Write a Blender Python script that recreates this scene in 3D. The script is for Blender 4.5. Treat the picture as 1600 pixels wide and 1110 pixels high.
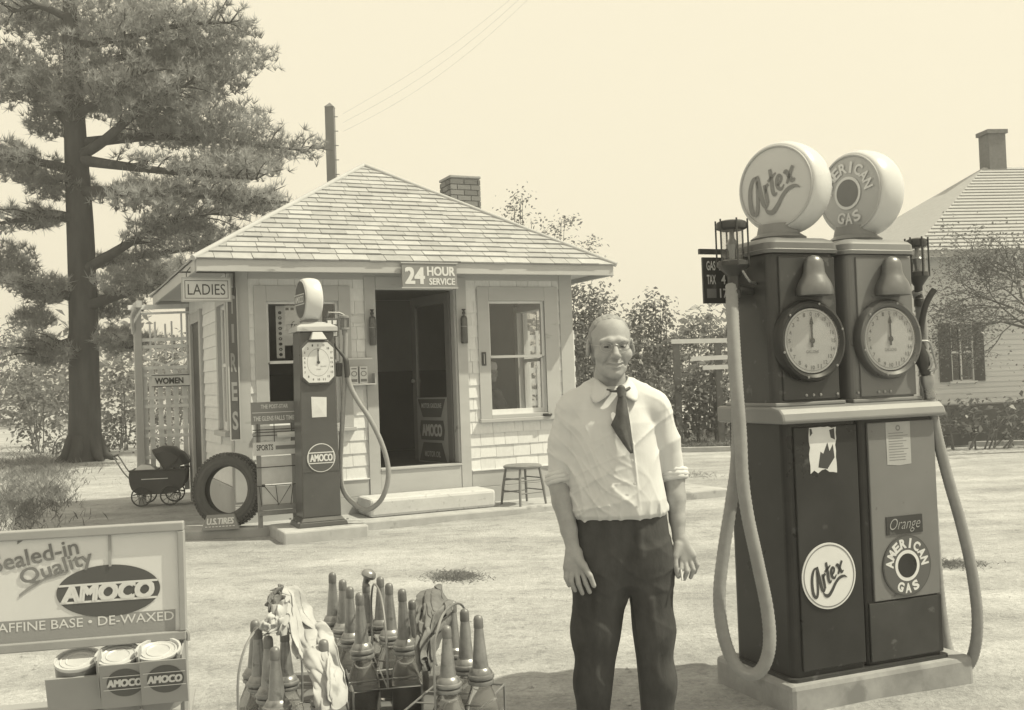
import bpy, math, random
import numpy as np
from mathutils import Vector, Matrix
random.seed(7); RNG = np.random.default_rng(7)
for o in list(bpy.data.objects): bpy.data.objects.remove(o)
S = bpy.context.scene; COL = S.collection
rad = math.radians

# ------------------------------------------------------------------ camera
FPX = 1620.0; PITCH = math.atan(40 / FPX); ROLL = 0.036; CAM = Vector((0, 0, 1.5))
c_f = Vector((0, math.cos(PITCH), math.sin(PITCH))); _r0 = Vector((1, 0, 0)); _u0 = Vector((0, -math.sin(PITCH), math.cos(PITCH)))
c_r = _r0 * math.cos(ROLL) - _u0 * math.sin(ROLL); c_u = _u0 * math.cos(ROLL) + _r0 * math.sin(ROLL)
cam_d = bpy.data.cameras.new('camera'); cam = bpy.data.objects.new('camera', cam_d); COL.objects.link(cam)
cam_d.sensor_width = 36; cam_d.lens = 36 * FPX / 1600; cam_d.clip_start = 0.05; cam_d.clip_end = 2000
cam.matrix_world = Matrix(((c_r.x, c_u.x, -c_f.x, 0), (c_r.y, c_u.y, -c_f.y, 0), (c_r.z, c_u.z, -c_f.z, 1.5), (0, 0, 0, 1)))
S.camera = cam
# ------------------------------------------------------------------ light: hazy white summer sky, high sun from the right
TINT = (1.0, 0.915, 0.695)          # warm sepia light of the print
SUN = Vector((0.692, -0.060, 0.985)).normalized()
world = bpy.data.worlds.new('World'); S.world = world; world.use_nodes = True
nt = world.node_tree; nt.nodes.clear()
n_out = nt.nodes.new('ShaderNodeOutputWorld'); n_bg = nt.nodes.new('ShaderNodeBackground'); n_sky = nt.nodes.new('ShaderNodeTexSky')
n_sky.sky_type = 'NISHITA'; n_sky.sun_disc = False; n_sky.sun_elevation = math.asin(SUN.z); n_sky.sun_rotation = math.atan2(SUN.x, SUN.y)
n_sky.dust_density = 4.0; n_sky.air_density = 1.5
n_bw = nt.nodes.new('ShaderNodeRGBToBW'); n_mr = nt.nodes.new('ShaderNodeMapRange')
n_mr.inputs['From Min'].default_value = 0; n_mr.inputs['From Max'].default_value = 14
n_mr.inputs['To Min'].default_value = 8.85; n_mr.inputs['To Max'].default_value = 9.15
n_mx = nt.nodes.new('ShaderNodeVectorMath'); n_mx.operation = 'SCALE'; n_mx.inputs[0].default_value = TINT
nt.links.new(n_sky.outputs[0], n_bw.inputs[0]); nt.links.new(n_bw.outputs[0], n_mr.inputs['Value']); nt.links.new(n_mr.outputs[0], n_mx.inputs['Scale'])
nt.links.new(n_mx.outputs[0], n_bg.inputs['Color']); n_bg.inputs['Strength'].default_value = 0.1
nt.links.new(n_bg.outputs[0], n_out.inputs[0])
sun_d = bpy.data.lights.new('sun', 'SUN'); sun = bpy.data.objects.new('sun', sun_d); COL.objects.link(sun)
sun_d.energy = 5.0; sun_d.angle = rad(0.6); sun_d.color = (1.0, 0.94, 0.72); sun.location = (20, -5, 30)
sun.rotation_euler = (-SUN).to_track_quat('-Z', 'Y').to_euler()
S.view_settings.view_transform = 'Standard'; S.view_settings.look = 'None'; S.view_settings.exposure = 0.12; S.view_settings.gamma = 1.0
S.render.resolution_x = 1024; S.render.resolution_y = 710
S.render.engine = 'CYCLES'; cy = S.cycles; cy.max_bounces = 6; cy.diffuse_bounces = 3; cy.glossy_bounces = 3; cy.transmission_bounces = 6; cy.transparent_max_bounces = 12; cy.volume_bounces = 0; cy.use_denoising = True; cy.use_adaptive_sampling = True; cy.caustics_reflective = False; cy.caustics_refractive = False

# ------------------------------------------------------------------ helpers
def ray(px, py): return c_f + c_r * ((px - 800) / FPX) + c_u * ((555 - py) / FPX)
def at(px, py, Y): d = ray(px, py); return CAM + d * (Y / d.y)
def gnd(px, py, z=0.0): d = ray(px, py); return CAM + d * ((z - 1.5) / d.z)

def tag(o, label=None, cat=None, group=None, kind=None):
    if label: o['label'] = label
    if cat: o['category'] = cat
    if group: o['group'] = group
    if kind: o['kind'] = kind
    return o
def empty(name, loc, rz=0.0, label=None, cat=None, group=None, kind=None):
    o = bpy.data.objects.new(name, None); COL.objects.link(o); o.location = loc; o.rotation_euler = (0, 0, rz); o.empty_display_size = 0.1
    return tag(o, label, cat, group, kind)
def MW(o): return Matrix.Translation(o.location) @ o.rotation_euler.to_matrix().to_4x4()
def copy_tree(o, parent=None):
    c = o.copy(); COL.objects.link(c); c.parent = parent
    for ch in list(o.children): copy_tree(ch, c)
    return c

class MB:
    def __init__(s): s.v = []; s.f = []; s.sm = []
    def add(s, vs, fs, smooth=False, M=None):
        b = len(s.v)
        if M is not None: vs = [M @ Vector(p) for p in vs]
        s.v.extend([tuple(p) for p in vs]); s.f.extend([tuple(i + b for i in f) for f in fs]); s.sm.extend([smooth] * len(fs)); return s
    def box(s, x0, x1, y0, y1, z0, z1, M=None):
        return s.add([(x0,y0,z0),(x1,y0,z0),(x1,y1,z0),(x0,y1,z0),(x0,y0,z1),(x1,y0,z1),(x1,y1,z1),(x0,y1,z1)],
                     [(0,3,2,1),(4,5,6,7),(0,1,5,4),(1,2,6,5),(2,3,7,6),(3,0,4,7)], False, M)
    def bar(s, p0, p1, w, h, up=(0,0,1)):
        p0 = Vector(p0); p1 = Vector(p1); d = (p1 - p0); L = d.length; d.normalize(); up = Vector(up)
        if abs(d.dot(up)) > .98: up = Vector((0,1,0))
        a = d.cross(up).normalized(); b = a.cross(d)
        M = Matrix(((d.x,a.x,b.x,p0.x),(d.y,a.y,b.y,p0.y),(d.z,a.z,b.z,p0.z),(0,0,0,1)))
        return s.box(0, L, -w/2, w/2, -h/2, h/2, M)
    def tube(s, pts, r, n=8, caps=True, closed=False, M=None):
        pts = [Vector(p) for p in pts]; m = len(pts)
        if isinstance(r, (int, float)): r = [r] * m
        t0 = (pts[1] - pts[0]).normalized(); ref = Vector((0,0,1)) if abs(t0.z) < .9 else Vector((0,1,0))
        a = t0.cross(ref).normalized(); vs = []
        for i, p in enumerate(pts):
            if closed: t = (pts[(i+1) % m] - pts[i-1]).normalized()
            else: t = (pts[min(i+1, m-1)] - pts[max(i-1, 0)]).normalized()
            a = (a - t * a.dot(t)).normalized(); b = t.cross(a)
            for k in range(n):
                q = 2*math.pi*k/n; vs.append(p + (a*math.cos(q) + b*math.sin(q)) * r[i])
        fs = []
        for i in range(m if closed else m-1):
            j = (i+1) % m
            for k in range(n): fs.append((i*n+k, i*n+(k+1)%n, j*n+(k+1)%n, j*n+k))
        s.add(vs, fs, True, M)
        if caps and not closed:
            s.add(vs[:n], [tuple(range(n-1,-1,-1))], False, M); s.add(vs[-n:], [tuple(range(n))], False, M)
        return s
    def lathe(s, prof, n=24, M=None, smooth=True):
        vs = []; fs = []; m = len(prof)
        for (r, z) in prof:
            for k in range(n):
                q = 2*math.pi*k/n; vs.append((r*math.cos(q), r*math.sin(q), z))
        for i in range(m-1):
            for k in range(n): fs.append((i*n+k, i*n+(k+1)%n, (i+1)*n+(k+1)%n, (i+1)*n+k))
        s.add(vs, fs, smooth, M)
        if prof[0] == prof[-1]: return s
        if prof[0][0] > 1e-4: s.add(vs[:n], [tuple(range(n-1,-1,-1))], False, M)
        if prof[-1][0] > 1e-4: s.add(vs[-n:], [tuple(range(n))], False, M)
        return s
    def prism(s, poly, d0, d1, M=None):      # poly in local xy, extruded from z=d0 to d1
        n = len(poly); vs = [(x,y,d0) for x,y in poly] + [(x,y,d1) for x,y in poly]
        fs = [tuple(range(n-1,-1,-1)), tuple(range(n,2*n))] + [(i,(i+1)%n,n+(i+1)%n,n+i) for i in range(n)]
        return s.add(vs, fs, False, M)
    def build(s, name, mat, parent=None, sharp=40, bevel=0, kind=None):
        me = bpy.data.meshes.new(name); me.from_pydata(s.v, [], s.f); me.update()
        me.polygons.foreach_set('use_smooth', s.sm)
        if any(s.sm) and sharp: me.set_sharp_from_angle(angle=rad(sharp))
        o = bpy.data.objects.new(name, me); COL.objects.link(o); o.parent = parent
        if mat: me.materials.append(mat)
        if bevel:
            b = o.modifiers.new('bevel', 'BEVEL'); b.width = bevel; b.segments = 2; b.limit_method = 'ANGLE'; b.angle_limit = rad(35)
        if kind: o['kind'] = kind
        return o
def BOX(name, mat, parent, *a, bevel=0, M=None): return MB().box(*a, M=M).build(name, mat, parent, bevel=bevel)
def FRAME(o, x, y, z):                       # matrix from axes
    return Matrix(((x[0],y[0],z[0],o[0]),(x[1],y[1],z[1],o[1]),(x[2],y[2],z[2],o[2]),(0,0,0,1)))
FACE = Matrix.Rotation(math.pi/2, 4, 'X')    # local xy drawing -> xz plane seen from -y
def catmull(P, per=6, closed=False):
    P = [Vector(p) for p in P]; out = []; n = len(P)
    for i in range(n if closed else n-1):
        if closed: a,b,c,d = P[i-1],P[i],P[(i+1)%n],P[(i+2)%n]
        else: a,b,c,d = P[max(i-1,0)],P[i],P[i+1],P[min(i+2,n-1)]
        for k in range(per):
            t = k/per; out.append(0.5*((2*b)+(c-a)*t+(2*a-5*b+4*c-d)*t*t+(3*b-a-3*c+d)*t**3))
    if not closed: out.append(P[-1])
    return out

# ------------------------------------------------------------------ materials (neutral tones: the print is monochrome, the light carries the sepia)
MATS = {}
def bias(t, val, cc):                       # print tone of the surfaces: a shade less red than the paper
    for i, k in enumerate((.985, 1.0, 1.02)):
        m = t.nodes.new('ShaderNodeMath'); m.operation = 'MULTIPLY'; m.inputs[1].default_value = k; t.links.new(val, m.inputs[0]); t.links.new(m.outputs[0], cc.inputs[i])
def mat(name, v, rough=.65, var=.12, scale=6.0, bump=0.0, bscale=None, metal=0.0, spec=.35, rnd=0.0, stretch=None, detail=5.0, spots=None, coat=0.0):
    if name in MATS: return MATS[name]
    m = bpy.data.materials.new(name); m.use_nodes = True; t = m.node_tree; p = t.nodes['Principled BSDF']; L = t.links.new
    p.inputs['Roughness'].default_value = rough; p.inputs['Metallic'].default_value = metal; p.inputs['Specular IOR Level'].default_value = spec
    p.inputs['Coat Weight'].default_value = coat; p.inputs['Coat Roughness'].default_value = 0.15
    tc = t.nodes.new('ShaderNodeTexCoord'); src = tc.outputs['Object']
    if stretch:
        mp = t.nodes.new('ShaderNodeMapping'); mp.inputs['Scale'].default_value = stretch; L(src, mp.inputs[0]); src = mp.outputs[0]
    oi = t.nodes.new('ShaderNodeObjectInfo')
    no = t.nodes.new('ShaderNodeTexNoise'); no.noise_dimensions = '4D'; no.inputs['Scale'].default_value = scale; no.inputs['Detail'].default_value = detail; no.inputs['Roughness'].default_value = .62
    mw = t.nodes.new('ShaderNodeMath'); mw.operation = 'MULTIPLY'; mw.inputs[1].default_value = 37.0; L(oi.outputs['Random'], mw.inputs[0])
    L(src, no.inputs['Vector']); L(mw.outputs[0], no.inputs['W'])
    mr = t.nodes.new('ShaderNodeMapRange'); mr.inputs['From Min'].default_value = .28; mr.inputs['From Max'].default_value = .72
    mr.inputs['To Min'].default_value = v*(1-var); mr.inputs['To Max'].default_value = v*(1+var); L(no.outputs[0], mr.inputs['Value']); val = mr.outputs[0]
    if spots:      # (scale, threshold, value): chips, rust, stains
        n2 = t.nodes.new('ShaderNodeTexNoise'); n2.inputs['Scale'].default_value = spots[0]; n2.inputs['Detail'].default_value = 7; L(src, n2.inputs['Vector'])
        r2 = t.nodes.new('ShaderNodeMapRange'); r2.inputs['From Min'].default_value = spots[1]; r2.inputs['From Max'].default_value = spots[1] + .07; L(n2.outputs[0], r2.inputs['Value'])
        mm = t.nodes.new('ShaderNodeMix'); mm.data_type = 'FLOAT'; L(r2.outputs[0], mm.inputs['Factor']); L(val, mm.inputs[2]); mm.inputs[3].default_value = spots[2]; val = mm.outputs[0]
    if rnd:
        r1 = t.nodes.new('ShaderNodeMapRange'); r1.inputs['To Min'].default_value = 1-rnd; r1.inputs['To Max'].default_value = 1+rnd; L(oi.outputs['Random'], r1.inputs['Value'])
        mu = t.nodes.new('ShaderNodeMath'); mu.operation = 'MULTIPLY'; L(val, mu.inputs[0]); L(r1.outputs[0], mu.inputs[1]); val = mu.outputs[0]
    cc = t.nodes.new('ShaderNodeCombineColor')
    bias(t, val, cc)
    L(cc.outputs[0], p.inputs['Base Color'])
    rr = t.nodes.new('ShaderNodeMapRange'); rr.inputs['To Min'].default_value = max(rough-.12,.03); rr.inputs['To Max'].default_value = min(rough+.12,1); L(no.outputs[0], rr.inputs['Value']); L(rr.outputs[0], p.inputs['Roughness'])
    if bump:
        nb = t.nodes.new('ShaderNodeTexNoise'); nb.inputs['Scale'].default_value = bscale or scale*4; nb.inputs['Detail'].default_value = 4; L(src, nb.inputs['Vector'])
        bp = t.nodes.new('ShaderNodeBump'); bp.inputs['Strength'].default_value = min(bump*30,1); bp.inputs['Distance'].default_value = bump; L(nb.outputs[0], bp.inputs['Height']); L(bp.outputs[0], p.inputs['Normal'])
    MATS[name] = m; return m
def glass(name, tint=.9, refl=1.0):
    m = bpy.data.materials.new(name); m.use_nodes = True; t = m.node_tree; t.nodes.clear(); L = t.links.new
    o = t.nodes.new('ShaderNodeOutputMaterial'); tr = t.nodes.new('ShaderNodeBsdfTransparent'); tr.inputs[0].default_value = (tint,tint,tint,1)
    gl = t.nodes.new('ShaderNodeBsdfGlossy'); gl.inputs['Roughness'].default_value = .02; gl.inputs[0].default_value = (refl,refl,refl,1)
    lw = t.nodes.new('ShaderNodeLayerWeight'); lw.inputs[0].default_value = .5; pw = t.nodes.new('ShaderNodeMath'); pw.operation = 'POWER'; pw.inputs[1].default_value = 4.0
    fr = t.nodes.new('ShaderNodeMath'); fr.operation = 'MULTIPLY_ADD'; fr.inputs[1].default_value = .75; fr.inputs[2].default_value = .045; mx = t.nodes.new('ShaderNodeMixShader')
    L(lw.outputs['Facing'], pw.inputs[0]); L(pw.outputs[0], fr.inputs[0]); L(fr.outputs[0], mx.inputs[0]); L(tr.outputs[0], mx.inputs[1]); L(gl.outputs[0], mx.inputs[2]); L(mx.outputs[0], o.inputs[0]); MATS[name] = m; return m
def leafmat(name, v, var=.35, scale=1.2, trans=.35):
    m = bpy.data.materials.new(name); m.use_nodes = True; t = m.node_tree; t.nodes.clear(); L = t.links.new
    o = t.nodes.new('ShaderNodeOutputMaterial'); tc = t.nodes.new('ShaderNodeTexCoord'); no = t.nodes.new('ShaderNodeTexNoise'); no.inputs['Scale'].default_value = scale; no.inputs['Detail'].default_value = 6
    L(tc.outputs['Object'], no.inputs['Vector'])
    mr = t.nodes.new('ShaderNodeMapRange'); mr.inputs['From Min'].default_value = .3; mr.inputs['From Max'].default_value = .7; mr.inputs['To Min'].default_value = v*(1-var); mr.inputs['To Max'].default_value = v*(1+var); L(no.outputs[0], mr.inputs['Value'])
    cc = t.nodes.new('ShaderNodeCombineColor')
    bias(t, mr.outputs[0], cc)
    p = t.nodes.new('ShaderNodeBsdfPrincipled'); p.inputs['Roughness'].default_value = .45; p.inputs['Specular IOR Level'].default_value = .4; L(cc.outputs[0], p.inputs['Base Color'])
    tl = t.nodes.new('ShaderNodeBsdfTranslucent'); L(cc.outputs[0], tl.inputs[0]); mx = t.nodes.new('ShaderNodeMixShader'); mx.inputs[0].default_value = trans
    L(p.outputs[0], mx.inputs[1]); L(tl.outputs[0], mx.inputs[2]); L(mx.outputs[0], o.inputs[0]); MATS[name] = m; return m

def dirt_material(name, v):
    m = bpy.data.materials.new(name); m.use_nodes = True; t = m.node_tree; p = t.nodes['Principled BSDF']; L = t.links.new; p.inputs['Roughness'].default_value = .95; p.inputs['Specular IOR Level'].default_value = .08
    tc = t.nodes.new('ShaderNodeTexCoord'); acc = None; hgt = None
    def noise(sc, det, lo, hi, a, b, rough=.6):
        n = t.nodes.new('ShaderNodeTexNoise'); n.inputs['Scale'].default_value = sc; n.inputs['Detail'].default_value = det; n.inputs['Roughness'].default_value = rough; L(tc.outputs['Object'], n.inputs['Vector'])
        r = t.nodes.new('ShaderNodeMapRange'); r.inputs['From Min'].default_value = lo; r.inputs['From Max'].default_value = hi; r.inputs['To Min'].default_value = a; r.inputs['To Max'].default_value = b; L(n.outputs[0], r.inputs['Value']); return n.outputs[0], r.outputs[0]
    def mul(a, b):
        k = t.nodes.new('ShaderNodeMath'); k.operation = 'MULTIPLY'; L(a, k.inputs[0]); L(b, k.inputs[1]); return k.outputs[0]
    _, a = noise(.45, 3, .35, .65, v*.88, v*1.10); _, b = noise(2.6, 5, .42, .70, 1.05, .80, .7); h1, c = noise(34, 5, .30, .70, .77, 1.17, .75); _, d = noise(7.5, 4, .55, .66, 1.0, .78, .7)
    mp = t.nodes.new('ShaderNodeMapping'); mp.inputs['Scale'].default_value = (.30,1.5,1); mp.inputs['Rotation'].default_value = (0,0,.25); L(tc.outputs['Object'], mp.inputs[0]); ns = t.nodes.new('ShaderNodeTexNoise'); ns.inputs['Scale'].default_value = 1.0; ns.inputs['Detail'].default_value = 6; ns.inputs['Roughness'].default_value = .65; L(mp.outputs[0], ns.inputs['Vector'])
    rs_ = t.nodes.new('ShaderNodeMapRange'); rs_.inputs['From Min'].default_value = .36; rs_.inputs['From Max'].default_value = .64; rs_.inputs['To Min'].default_value = .80; rs_.inputs['To Max'].default_value = 1.14; L(ns.outputs[0], rs_.inputs['Value'])
    val = mul(mul(mul(a, b), mul(c, d)), rs_.outputs[0])
    vo = t.nodes.new('ShaderNodeTexVoronoi'); vo.inputs['Scale'].default_value = 26; L(tc.outputs['Object'], vo.inputs['Vector'])
    rv = t.nodes.new('ShaderNodeMapRange'); rv.inputs['From Min'].default_value = .08; rv.inputs['From Max'].default_value = .30; rv.inputs['To Min'].default_value = 1.12; rv.inputs['To Max'].default_value = .97; L(vo.outputs['Distance'], rv.inputs['Value']); val = mul(val, rv.outputs[0])
    cc = t.nodes.new('ShaderNodeCombineColor')
    bias(t, val, cc)
    L(cc.outputs[0], p.inputs['Base Color']); bp = t.nodes.new('ShaderNodeBump'); bp.inputs['Strength'].default_value = .9; bp.inputs['Distance'].default_value = .02; L(h1, bp.inputs['Height']); L(bp.outputs[0], p.inputs['Normal'])
    MATS[name] = m; return m
# ------------------------------------------------------------------ lettering
def text_geo(s, w, h, bold=0.0, extrude=.002):
    c = bpy.data.curves.new('t', 'FONT'); c.body = s; c.size = 1; c.extrude = 0; c.offset = bold; c.resolution_u = 3
    o = bpy.data.objects.new('t', c); COL.objects.link(o)
    me = bpy.data.meshes.new_from_object(o.evaluated_get(bpy.context.evaluated_depsgraph_get()))
    vs = np.array([v.co[:] for v in me.vertices]); fs = [tuple(p.vertices) for p in me.polygons]
    bpy.data.objects.remove(o); bpy.data.curves.remove(c); bpy.data.meshes.remove(me)
    lo = vs.min(0); hi = vs.max(0); sx = w/(hi[0]-lo[0]); sy = h/(hi[1]-lo[1])
    vs[:,0] = (vs[:,0]-(lo[0]+hi[0])/2)*sx; vs[:,1] = (vs[:,1]-(lo[1]+hi[1])/2)*sy; vs[:,2] = extrude
    return vs.tolist(), fs
def text(name, s, w, h, material, parent, M, bold=0.0, shear=0.0, extrude=.002, fat=0.0):
    vs, fs = text_geo(s, w-2*fat*h, h-1.4*fat*h, 0.0 if fat else bold, extrude)
    if shear: vs = [(x + shear*y, y, z) for x,y,z in vs]
    mb = MB()
    for i,(dx,dy) in enumerate(((0,0),(fat,fat*.7),(-fat,fat*.7),(fat,-fat*.7),(-fat,-fat*.7),(fat,0),(-fat,0)) if fat else ((0,0),)): mb.add([(x+dx*h, y+dy*h, z+.00015*i) for x,y,z in vs], fs, False, M)
    return mb.build(name, material, parent)
def arc_text(mb, s, r, a0, a1, size, inward=False, bold=.03, z=.003, M=None):
    n = len(s)
    for i, ch in enumerate(s):
        a = a0 + (a1-a0)*(i/(n-1) if n > 1 else .5); vs, fs = text_geo(ch, size*(.45 if ch == 'I' else .8)*(.6 if ch=='I' else 1), size, bold, z)
        rot = (a - math.pi/2) if not inward else (a + math.pi/2); c, sn = math.cos(rot), math.sin(rot)
        mb.add([(x*c - y*sn + r*math.cos(a), x*sn + y*c + r*math.sin(a), zz) for x,y,zz in vs], fs, False, M)
def stroke(mb, pts, w, z=.002, M=None, per=8):
    # pts: (x, y, relative width)
    P = catmull([(x,y,k) for x,y,k in pts], per); n = len(P); vs = []
    for i, p in enumerate(P):
        t = (P[min(i+1,n-1)] - P[max(i-1,0)]); t.z = 0; t.normalize(); nx, ny = -t.y, t.x; ww = w*max(p.z,.05)/2
        vs += [(p.x+nx*ww, p.y+ny*ww, z), (p.x-nx*ww, p.y-ny*ww, z)]
    mb.add(vs, [(2*i, 2*i+1, 2*i+3, 2*i+2) for i in range(n-1)], False, M)
def disc(mb, rx, ry, z, n=48, M=None, cx=0, cy=0, r0=0.0):
    P = [(cx+rx*math.cos(2*math.pi*k/n), cy+ry*math.sin(2*math.pi*k/n), z) for k in range(n)]
    if r0 <= 0: mb.add(P, [tuple(range(n))], False, M)
    else:
        Q = [(cx+rx*r0*math.cos(2*math.pi*k/n), cy+ry*r0*math.sin(2*math.pi*k/n), z) for k in range(n)]
        mb.add(P+Q, [(k,(k+1)%n,n+(k+1)%n,n+k) for k in range(n)], False, M)
SCRIPT_WORD = [  # the brush-script word on the pump emblem, unit box about -1..1
    [(-.47,.50,.6),(-.62,.48,.9),(-.80,.24,1.1),(-.92,-.10,1.2),(-.96,-.40,1.2),(-.88,-.53,1.1),(-.76,-.42,1),(-.63,-.06,.9),(-.50,.40,.8)],
    [(-.45,.54,1.1),(-.48,.14,1.3),(-.51,-.26,1.3),(-.47,-.44,1),(-.36,-.38,.5)],
    [(-.29,.18,1),(-.32,-.10,1.2),(-.36,-.38,1)], [(-.33,-.08,.6),(-.25,.10,.9),(-.15,.15,1)],
    [(.03,.54,1),(-.02,.20,1.2),(-.08,-.12,1.2),(-.05,-.24,1),(.04,-.20,.5)], [(-.15,.22,.8),(.0,.28,.9),(.19,.36,.5)],
    [(.12,-.02,.6),(.24,.04,.8),(.31,.15,.9),(.27,.24,.9),(.18,.19,1),(.12,.04,1.2),(.13,-.10,1.1),(.21,-.17,.9),(.34,-.08,.4)],
    [(.43,.22,.6),(.52,.25,1.1),(.57,.08,1.2),(.62,-.08,1.1),(.73,-.05,.4)], [(.78,.32,.9),(.67,.20,.9),(.55,.04,.9),(.43,-.10,.7)],
    [(-.50,-.48,.3),(-.43,-.63,1.1),(-.28,-.68,1.3),(-.06,-.56,1.2),(.20,-.36,1.1),(.45,-.25,1.1),(.68,-.27,.8),(.80,-.38,.2)] ]
def script_word(mb, sx, sy, w, z, M):
    for st in SCRIPT_WORD: stroke(mb, [(x*sx, y*sy, k) for x,y,k in st], w, z, M, 6)
# ------------------------------------------------------------------ materials of the place
mDIRT = dirt_material('dirt', .42)
mCONC = mat('concrete', .40, .9, .18, 5, .004, 40, spec=.15, spots=(5, .6, .28))
mWHITEWASH = mat('whitewashed_concrete', .52, .85, .1, 7, .006, 18, spec=.2, spots=(16, .60, .40))
mSHING = mat('painted_shingle', .68, .7, .07, 9, .0025, 30, rnd=.06, stretch=(1,1,.25))
mROOF = mat('roof_slate', .36, .85, .14, 7, .003, 25, rnd=.13, spec=.2)
mTRIM = mat('trim_paint', .42, .6, .07, 5, .001, 30, stretch=(.3,1,1), spots=(9, .68, .22))
mWHITE = mat('white_paint', .66, .5, .06, 8)
mDARKPAINT = mat('dark_paint', .055, .5, .15, 6)
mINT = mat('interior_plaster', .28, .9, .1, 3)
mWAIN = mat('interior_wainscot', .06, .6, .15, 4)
mBRICK = mat('chimney_brick', .17, .9, .2, 14, .003, 60, rnd=.28)
mMORT = mat('chimney_mortar', .30, .95, .15, 20)
mSIGNDK = mat('sign_dark_enamel', .085, .35, .12, 4, spec=.5)
mSIGNMID = mat('sign_grey_enamel', .22, .4, .1, 5)
mSIGNLT = mat('sign_white_enamel', .62, .35, .06, 5)
mPAPER = mat('paper', .60, .9, .08, 12, spec=.1)
mINK = mat('ink', .07, .8, .1, 10, spec=.1)
mINKG = mat('grey_ink', .20, .8, .1, 10, spec=.1)
mGLASS = glass('window_glass', .93)
mSTEEL = mat('worn_steel', .38, .35, .2, 12, metal=.8)
mIRON = mat('dark_iron', .06, .5, .2, 15, metal=.3)
mBARK = mat('bark', .055, .95, .4, 5, .03, 9, stretch=(1,1,.22), spec=.1)

# ------------------------------------------------------------------ ground
def axis(lo, hi, step, far): 
    a = list(np.arange(lo, hi+1e-6, step)); g = step; p = []; q = []; x = lo
    while x > -far: g *= 1.35; x -= g; p.append(x)
    g = step; x = hi
    while x < far: g *= 1.35; x += g; q.append(x)
    return np.array(p[::-1] + a + q)
def hsh(x, y):  # small smooth undulation of trodden earth
    return .012*np.sin(1.3*x+.4*y)*np.sin(.9*y-.5*x) + .006*np.sin(3.1*x-2.2*y+1) + .005*np.sin(4.7*y+2.9*x) + .003*np.sin(9.1*x+3.3*y)*np.sin(7.7*y)
gx = axis(-16, 14, .22, 700); gy = axis(0, 26, .22, 900); X, Y = np.meshgrid(gx, gy, indexing='ij')
Z = hsh(X, Y) * np.clip(1 - np.hypot(X, Y-12)/40, 0, 1) - .012
nx, ny = X.shape; vs = np.stack([X, Y, Z], -1).reshape(-1, 3); I = np.arange(nx*ny).reshape(nx, ny)
fs = np.stack([I[:-1,:-1], I[1:,:-1], I[1:,1:], I[:-1,1:]], -1).reshape(-1, 4)
m_ = MB(); m_.v = vs.tolist(); m_.f = [tuple(f) for f in fs.tolist()]; m_.sm = [True]*len(m_.f)
tag(m_.build('ground', mDIRT, sharp=0), kind='structure')

# ------------------------------------------------------------------ service station
ST = empty('service_station', (-1.5255, 11.8, 0), rad(24.6), 'small hip-roofed filling station office with pale shingle walls and grey trim', 'building')
STM = MW(ST)
def stw(s, d, z): return STM @ Vector((s, d, z))
m_ = MB().prism([(-2.75,-.02),(-1.4,-.42),(-.55,-.76),(4.2,-.76),(4.2,.3),(-2.6,.3)], -.1, .075, M=STM)
tag(m_.build('walkway', mCONC, bevel=.02), kind='structure')
OPEN = [(-.017,.965,.55,2.60), (-1.25,-.45,1.10,2.46), (1.38,2.12,1.10,2.46)]
wb = MB()
for a, b in ((-1.61,-1.25),(-.45,-.017),(.965,1.38),(2.12,2.48)): wb.box(a, b, 0, .12, .06, 2.84)
for s0, s1, z0, z1 in OPEN: wb.box(s0, s1, .001, .119, .06, z0); wb.box(s0, s1, .001, .119, z1, 2.84)
# side and rear walls
def sidewall(x0, x1, openings, d1=3.44):
    cuts = sorted(openings); d = .121
    for a, b, z0, z1 in cuts:
        wb.box(x0, x1, d, a, .06, 2.84); wb.box(x0+.001, x1-.001, a, b, .06, z0); wb.box(x0+.001, x1-.001, a, b, z1, 2.84); d = b
    wb.box(x0, x1, d, d1, .06, 2.84)
sidewall(-1.61, -1.49, [(.27,.80,1.10,2.46)]); sidewall(2.36, 2.48, [(.45,1.22,1.10,2.40)])
wb.box(-1.489, 2.359, 3.32, 3.439, .06, 2.84)
WALL = wb.build('wall', mSHING, ST)
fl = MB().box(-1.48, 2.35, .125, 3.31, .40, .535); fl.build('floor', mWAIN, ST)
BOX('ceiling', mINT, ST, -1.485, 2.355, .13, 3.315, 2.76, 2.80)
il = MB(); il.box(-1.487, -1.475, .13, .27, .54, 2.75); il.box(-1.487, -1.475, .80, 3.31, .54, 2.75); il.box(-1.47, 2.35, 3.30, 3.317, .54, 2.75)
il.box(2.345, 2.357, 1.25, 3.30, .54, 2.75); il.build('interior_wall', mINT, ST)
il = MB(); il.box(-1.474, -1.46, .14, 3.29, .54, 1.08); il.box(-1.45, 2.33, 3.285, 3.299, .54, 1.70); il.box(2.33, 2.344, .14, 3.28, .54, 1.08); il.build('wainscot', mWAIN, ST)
BOX('partition', mWAIN, ST, -.25, -.13, 1.4, 3.28, .54, 2.75)
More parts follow.
